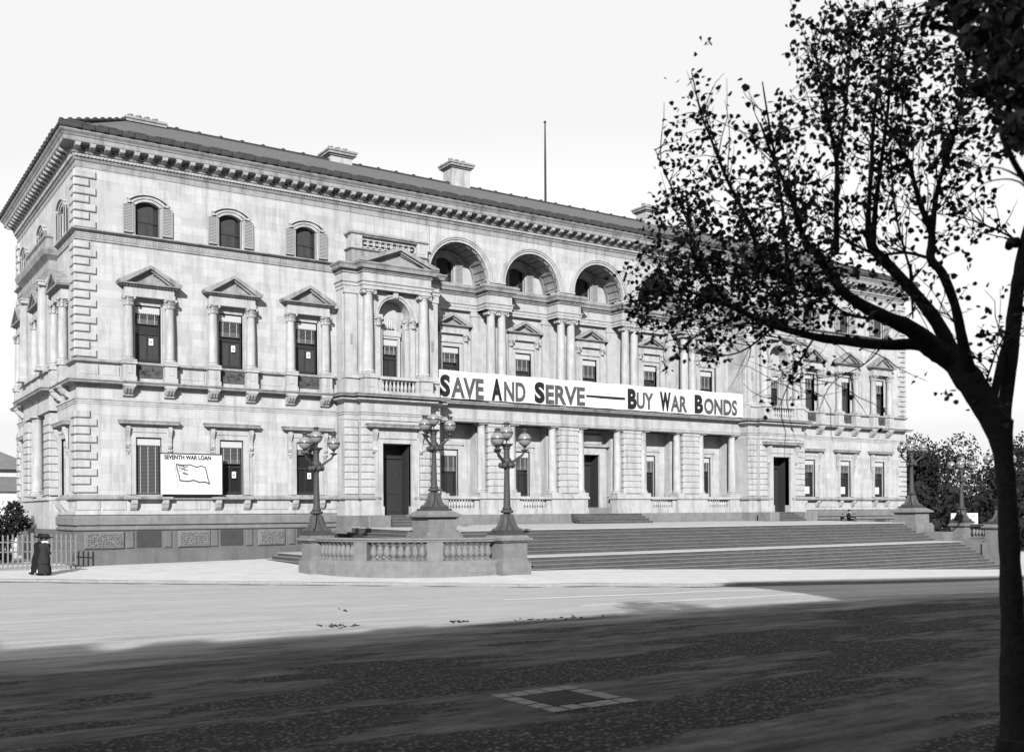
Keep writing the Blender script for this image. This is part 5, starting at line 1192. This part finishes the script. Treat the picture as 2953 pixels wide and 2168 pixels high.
# second near tree, standing beyond the right edge of the frame
T2=empty('street_tree',(0,0,0),'nearest overhanging tree, only its branches showing in the top right corner','tree')
limb([(2420,1900,110,6.2),(2410,1500,96,6.2),(2400,1000,84,6.2),(2380,700,74,6.2),(2340,520,52,6.2)],T2,'trunk')
SK=[]
for q in ([(2345,560,36,6.2),(2290,440,20,6.1),(2250,392,16,6.0),(2222,345,15,5.9),(2200,290,13,5.9),(2192,200,10,5.8),(2170,100,7,5.8),(2150,20,5,5.7)],
          [(2345,500,34,6.2),(2270,330,16,6),(2240,260,14,6),(2230,150,10,6),(2225,40,8,6)],
          [(2260,400,8,6),(2200,370,4,6.2),(2140,368,2,6.3)],[(2300,470,9,6),(2240,400,5,6),(2170,400,3,6.1),(2130,430,1.5,6.1)]):
    Q,RQ=limb(q,T2); SK+=list(zip(Q,RQ))
b=MB(ID)
for (u,v,ru,rv,n) in ((2230,60,70,90,330),(2160,40,70,60,150),(2230,190,60,80,260),(2160,150,50,60,70),(2240,280,40,40,80),(2080,30,60,40,50)):
    for _ in range(n):
        a=rg.uniform(0,6.28); r=rg.random()**.5; leaf_cloud(b,P(u+ru*r*math.cos(a),v+rv*r*math.sin(a),rg.gauss(5.9,.4)),rg.uniform(.05,.075),rg)
b.build('crown',M_leaf,T2)
# far trees at the right, and shrubs at the left behind the fence
def far_tree(x,y,zb,h,r,label,cat='tree',name='tree',n=1500,s=.32,squash=1.0,group=None,trunk=True):
    t=empty(name,(x,y,zb),label,cat,group); g=random.Random(int(x*7+y*3))
    b=MB(ID); b.tube([(0,0,-.5),(.1,0,h*.3),(.0,.1,h*.6),(.1,.0,h*.85)],[r*.09,r*.07,r*.05,r*.02],8)
    lobes=[(0,0,h*.6,r*.75)]
    for i in range(13):
        a=g.uniform(0,6.28); q=r*g.uniform(.35,.8); z=h*g.uniform(.3,.95) if trunk else h*g.uniform(.15,.85); lobes.append((q*math.cos(a)*(1.15-z/h*.6),q*math.sin(a)*(1.15-z/h*.6),z,r*g.uniform(.22,.42)))
        b.tube([(0,0,h*.3),(lobes[-1][0]*.6,lobes[-1][1]*.6,z*.8),(lobes[-1][0],lobes[-1][1],z)],[r*.04,r*.02,r*.008],5)
    b.build('trunk',M_bark,t)
    b=MB(ID)
    for k in range(n):
        lx,ly,lz,lr=g.choice(lobes); v=Vector((g.gauss(0,1),g.gauss(0,1),g.gauss(0,1))).normalized()*lr*g.uniform(.6,1.12); c=Vector((lx,ly,lz))+v
        c.z=max(c.z,.15)
        a_=Vector((g.gauss(0,1),g.gauss(0,1),g.gauss(0,1))).normalized(); e=a_.orthogonal().normalized()*s*g.uniform(.5,1.1); f=a_.cross(e).normalized()*s*g.uniform(.4,.8)
        b.add([tuple(c-e),tuple(c-f*.6+e*.2),tuple(c+e),tuple(c+f)],[(0,1,2,3)])
    b.build('crown',M_far,t); return t
FT=[(70,14,8.4,4.5,'dense dark tree directly right of the building corner'),(78,26,10.5,5.5,'dark rounded tree behind the corner lamp'),(84,12,9.5,4.6,'tree with a thin pointed top left of the middle lamp'),(90,24,11.5,5.5,'dark tree behind the middle right lamp'),(97,10,11.0,4.6,'leafy tree with a tall ragged tip by the near trunk'),(104,22,13,5.5,'taller dark tree just left of the near trunk'),(112,8,12,5.2,'dark tree seen right of the near trunk'),(120,22,14,6,'farthest dark tree at the right edge'),(88,34,12,6,'broad dark tree in the back row behind the balustrade'),(108,36,14,6.5,'broad dark tree in the back row near the frame edge'),(72,40,12,6,'broad dark tree in the back row beside the building'),(131,12,13,6,'last dark tree of the garden row at the far right')]
for x,y,h,r,l in FT: far_tree(x,y,path_h(x,0)-.0,h*1.02,r,l,group='dark garden trees right of the building',n=6500,s=.23)
b=MB(ID); g=random.Random(5)
for i in range(26000):
    x=g.uniform(64,150); y=g.uniform(3,44); z=path_h(x,0)+g.random()**1.2*6.5; s=g.uniform(.12,.3); a_=Vector((g.gauss(0,1),g.gauss(0,1),g.gauss(0,1))).normalized(); e=a_.orthogonal()*s; f=a_.cross(e); c=Vector((x,y,z)); b.add([tuple(c-e),tuple(c-f),tuple(c+e),tuple(c+f)],[(0,1,2,3)])
tag(b.build('undergrowth',M_far),kind='stuff',label='dark undergrowth filling the garden below the trees',cat='undergrowth')
for x,y,h,r,l in ((-5.2,3.5,2.0,1.5,'dark shrub behind the pickets at the left edge'),(-3.2,5.0,2.1,1.3,'dark shrub between the fence and the left side wall'),(-2.0,8.2,3.6,1.5,'taller dark bush sloping up against the left side wall'),(-7.5,5,2.2,1.7,'dark shrub beyond the left edge of the fence')):
    far_tree(x,y,-2.62,h,r,l,'shrub','garden_shrub',n=4200,s=.1,group='dark shrubs behind the picket fence',trunk=False)
# ------------------------------------------------------------------ blocks and trees added unseen behind the camera, only to shade the road
def block(x0,x1,y0,y1,zt,label):
    t=empty('shade_building',((x0+x1)/2,y1,-2.1),label,'building'); t.location=(0,0,0)
    b=MB(ID); b.box(x0,x1,y0,y1,-3,zt-.5); b.build('wall',M_blk,t)
    b=MB(ID); b.box(x0-.6,x1+.6,y0-.6,y1+.6,zt-.5,zt-.1); b.box(x0-.2,x1+.2,y0-.2,y1+.2,zt-.1,zt+.35); b.build('cornice',M_blk,t)
    n=int((x1-x0)/3.2)
    for k in range(n):
        for z in (-1.2,2.6,6.4,10.2):
            if z+2.4<zt-1: x=x0+(x1-x0)*(k+.5)/n; b=MB(ID); b.box(x-.6,x+.6,y1-.1,y1+.03,z,z+2.3); b.build('window',M_glass,t)
    return t
block(-6.0,42,-84,-60.8,17.6,'large stone corner building added unseen behind the photographer to shade the road')
block(-30,-6.3,-84,-62.5,12.6,'lower stone building added unseen, left behind the photographer, to shade the road')
bb=block(-62,-30.4,-84,-62.5,14.6,'middle stone building added unseen, far left behind the photographer, to shade the road')
for x,w,h in ((-13.5,1.0,13.2),(-17.4,.8,13.1),(-21,1.2,13.4),(-25.5,1.0,13.5),(-28,1.4,13.8)):
    b=MB(ID); b.box(x-w/2,x+w/2,-65,-62.6,11,h); b.build('chimney',M_blk,bpy.data.objects['shade_building.001'])  # stubs added on the unseen roof to break up the shadow edge
block(-110,-66,-84,-61.5,13.0,'stone building added unseen farther left behind the photographer to shade the road')

far_tree(-13.3,-60.4,-2.1,16.6,3.0,'tall tree added unseen behind the photographer to make the road shadow ragged',name='street_tree',n=2600,s=.2)  # added out of view; its crown roughens the shadow edge on the road
far_tree(-24.6,-60.2,-2.1,15.8,3.2,'tree added unseen farther left behind the photographer to make the road shadow ragged',name='street_tree',n=2600,s=.2)  # second tree added out of view for the same ragged shadow
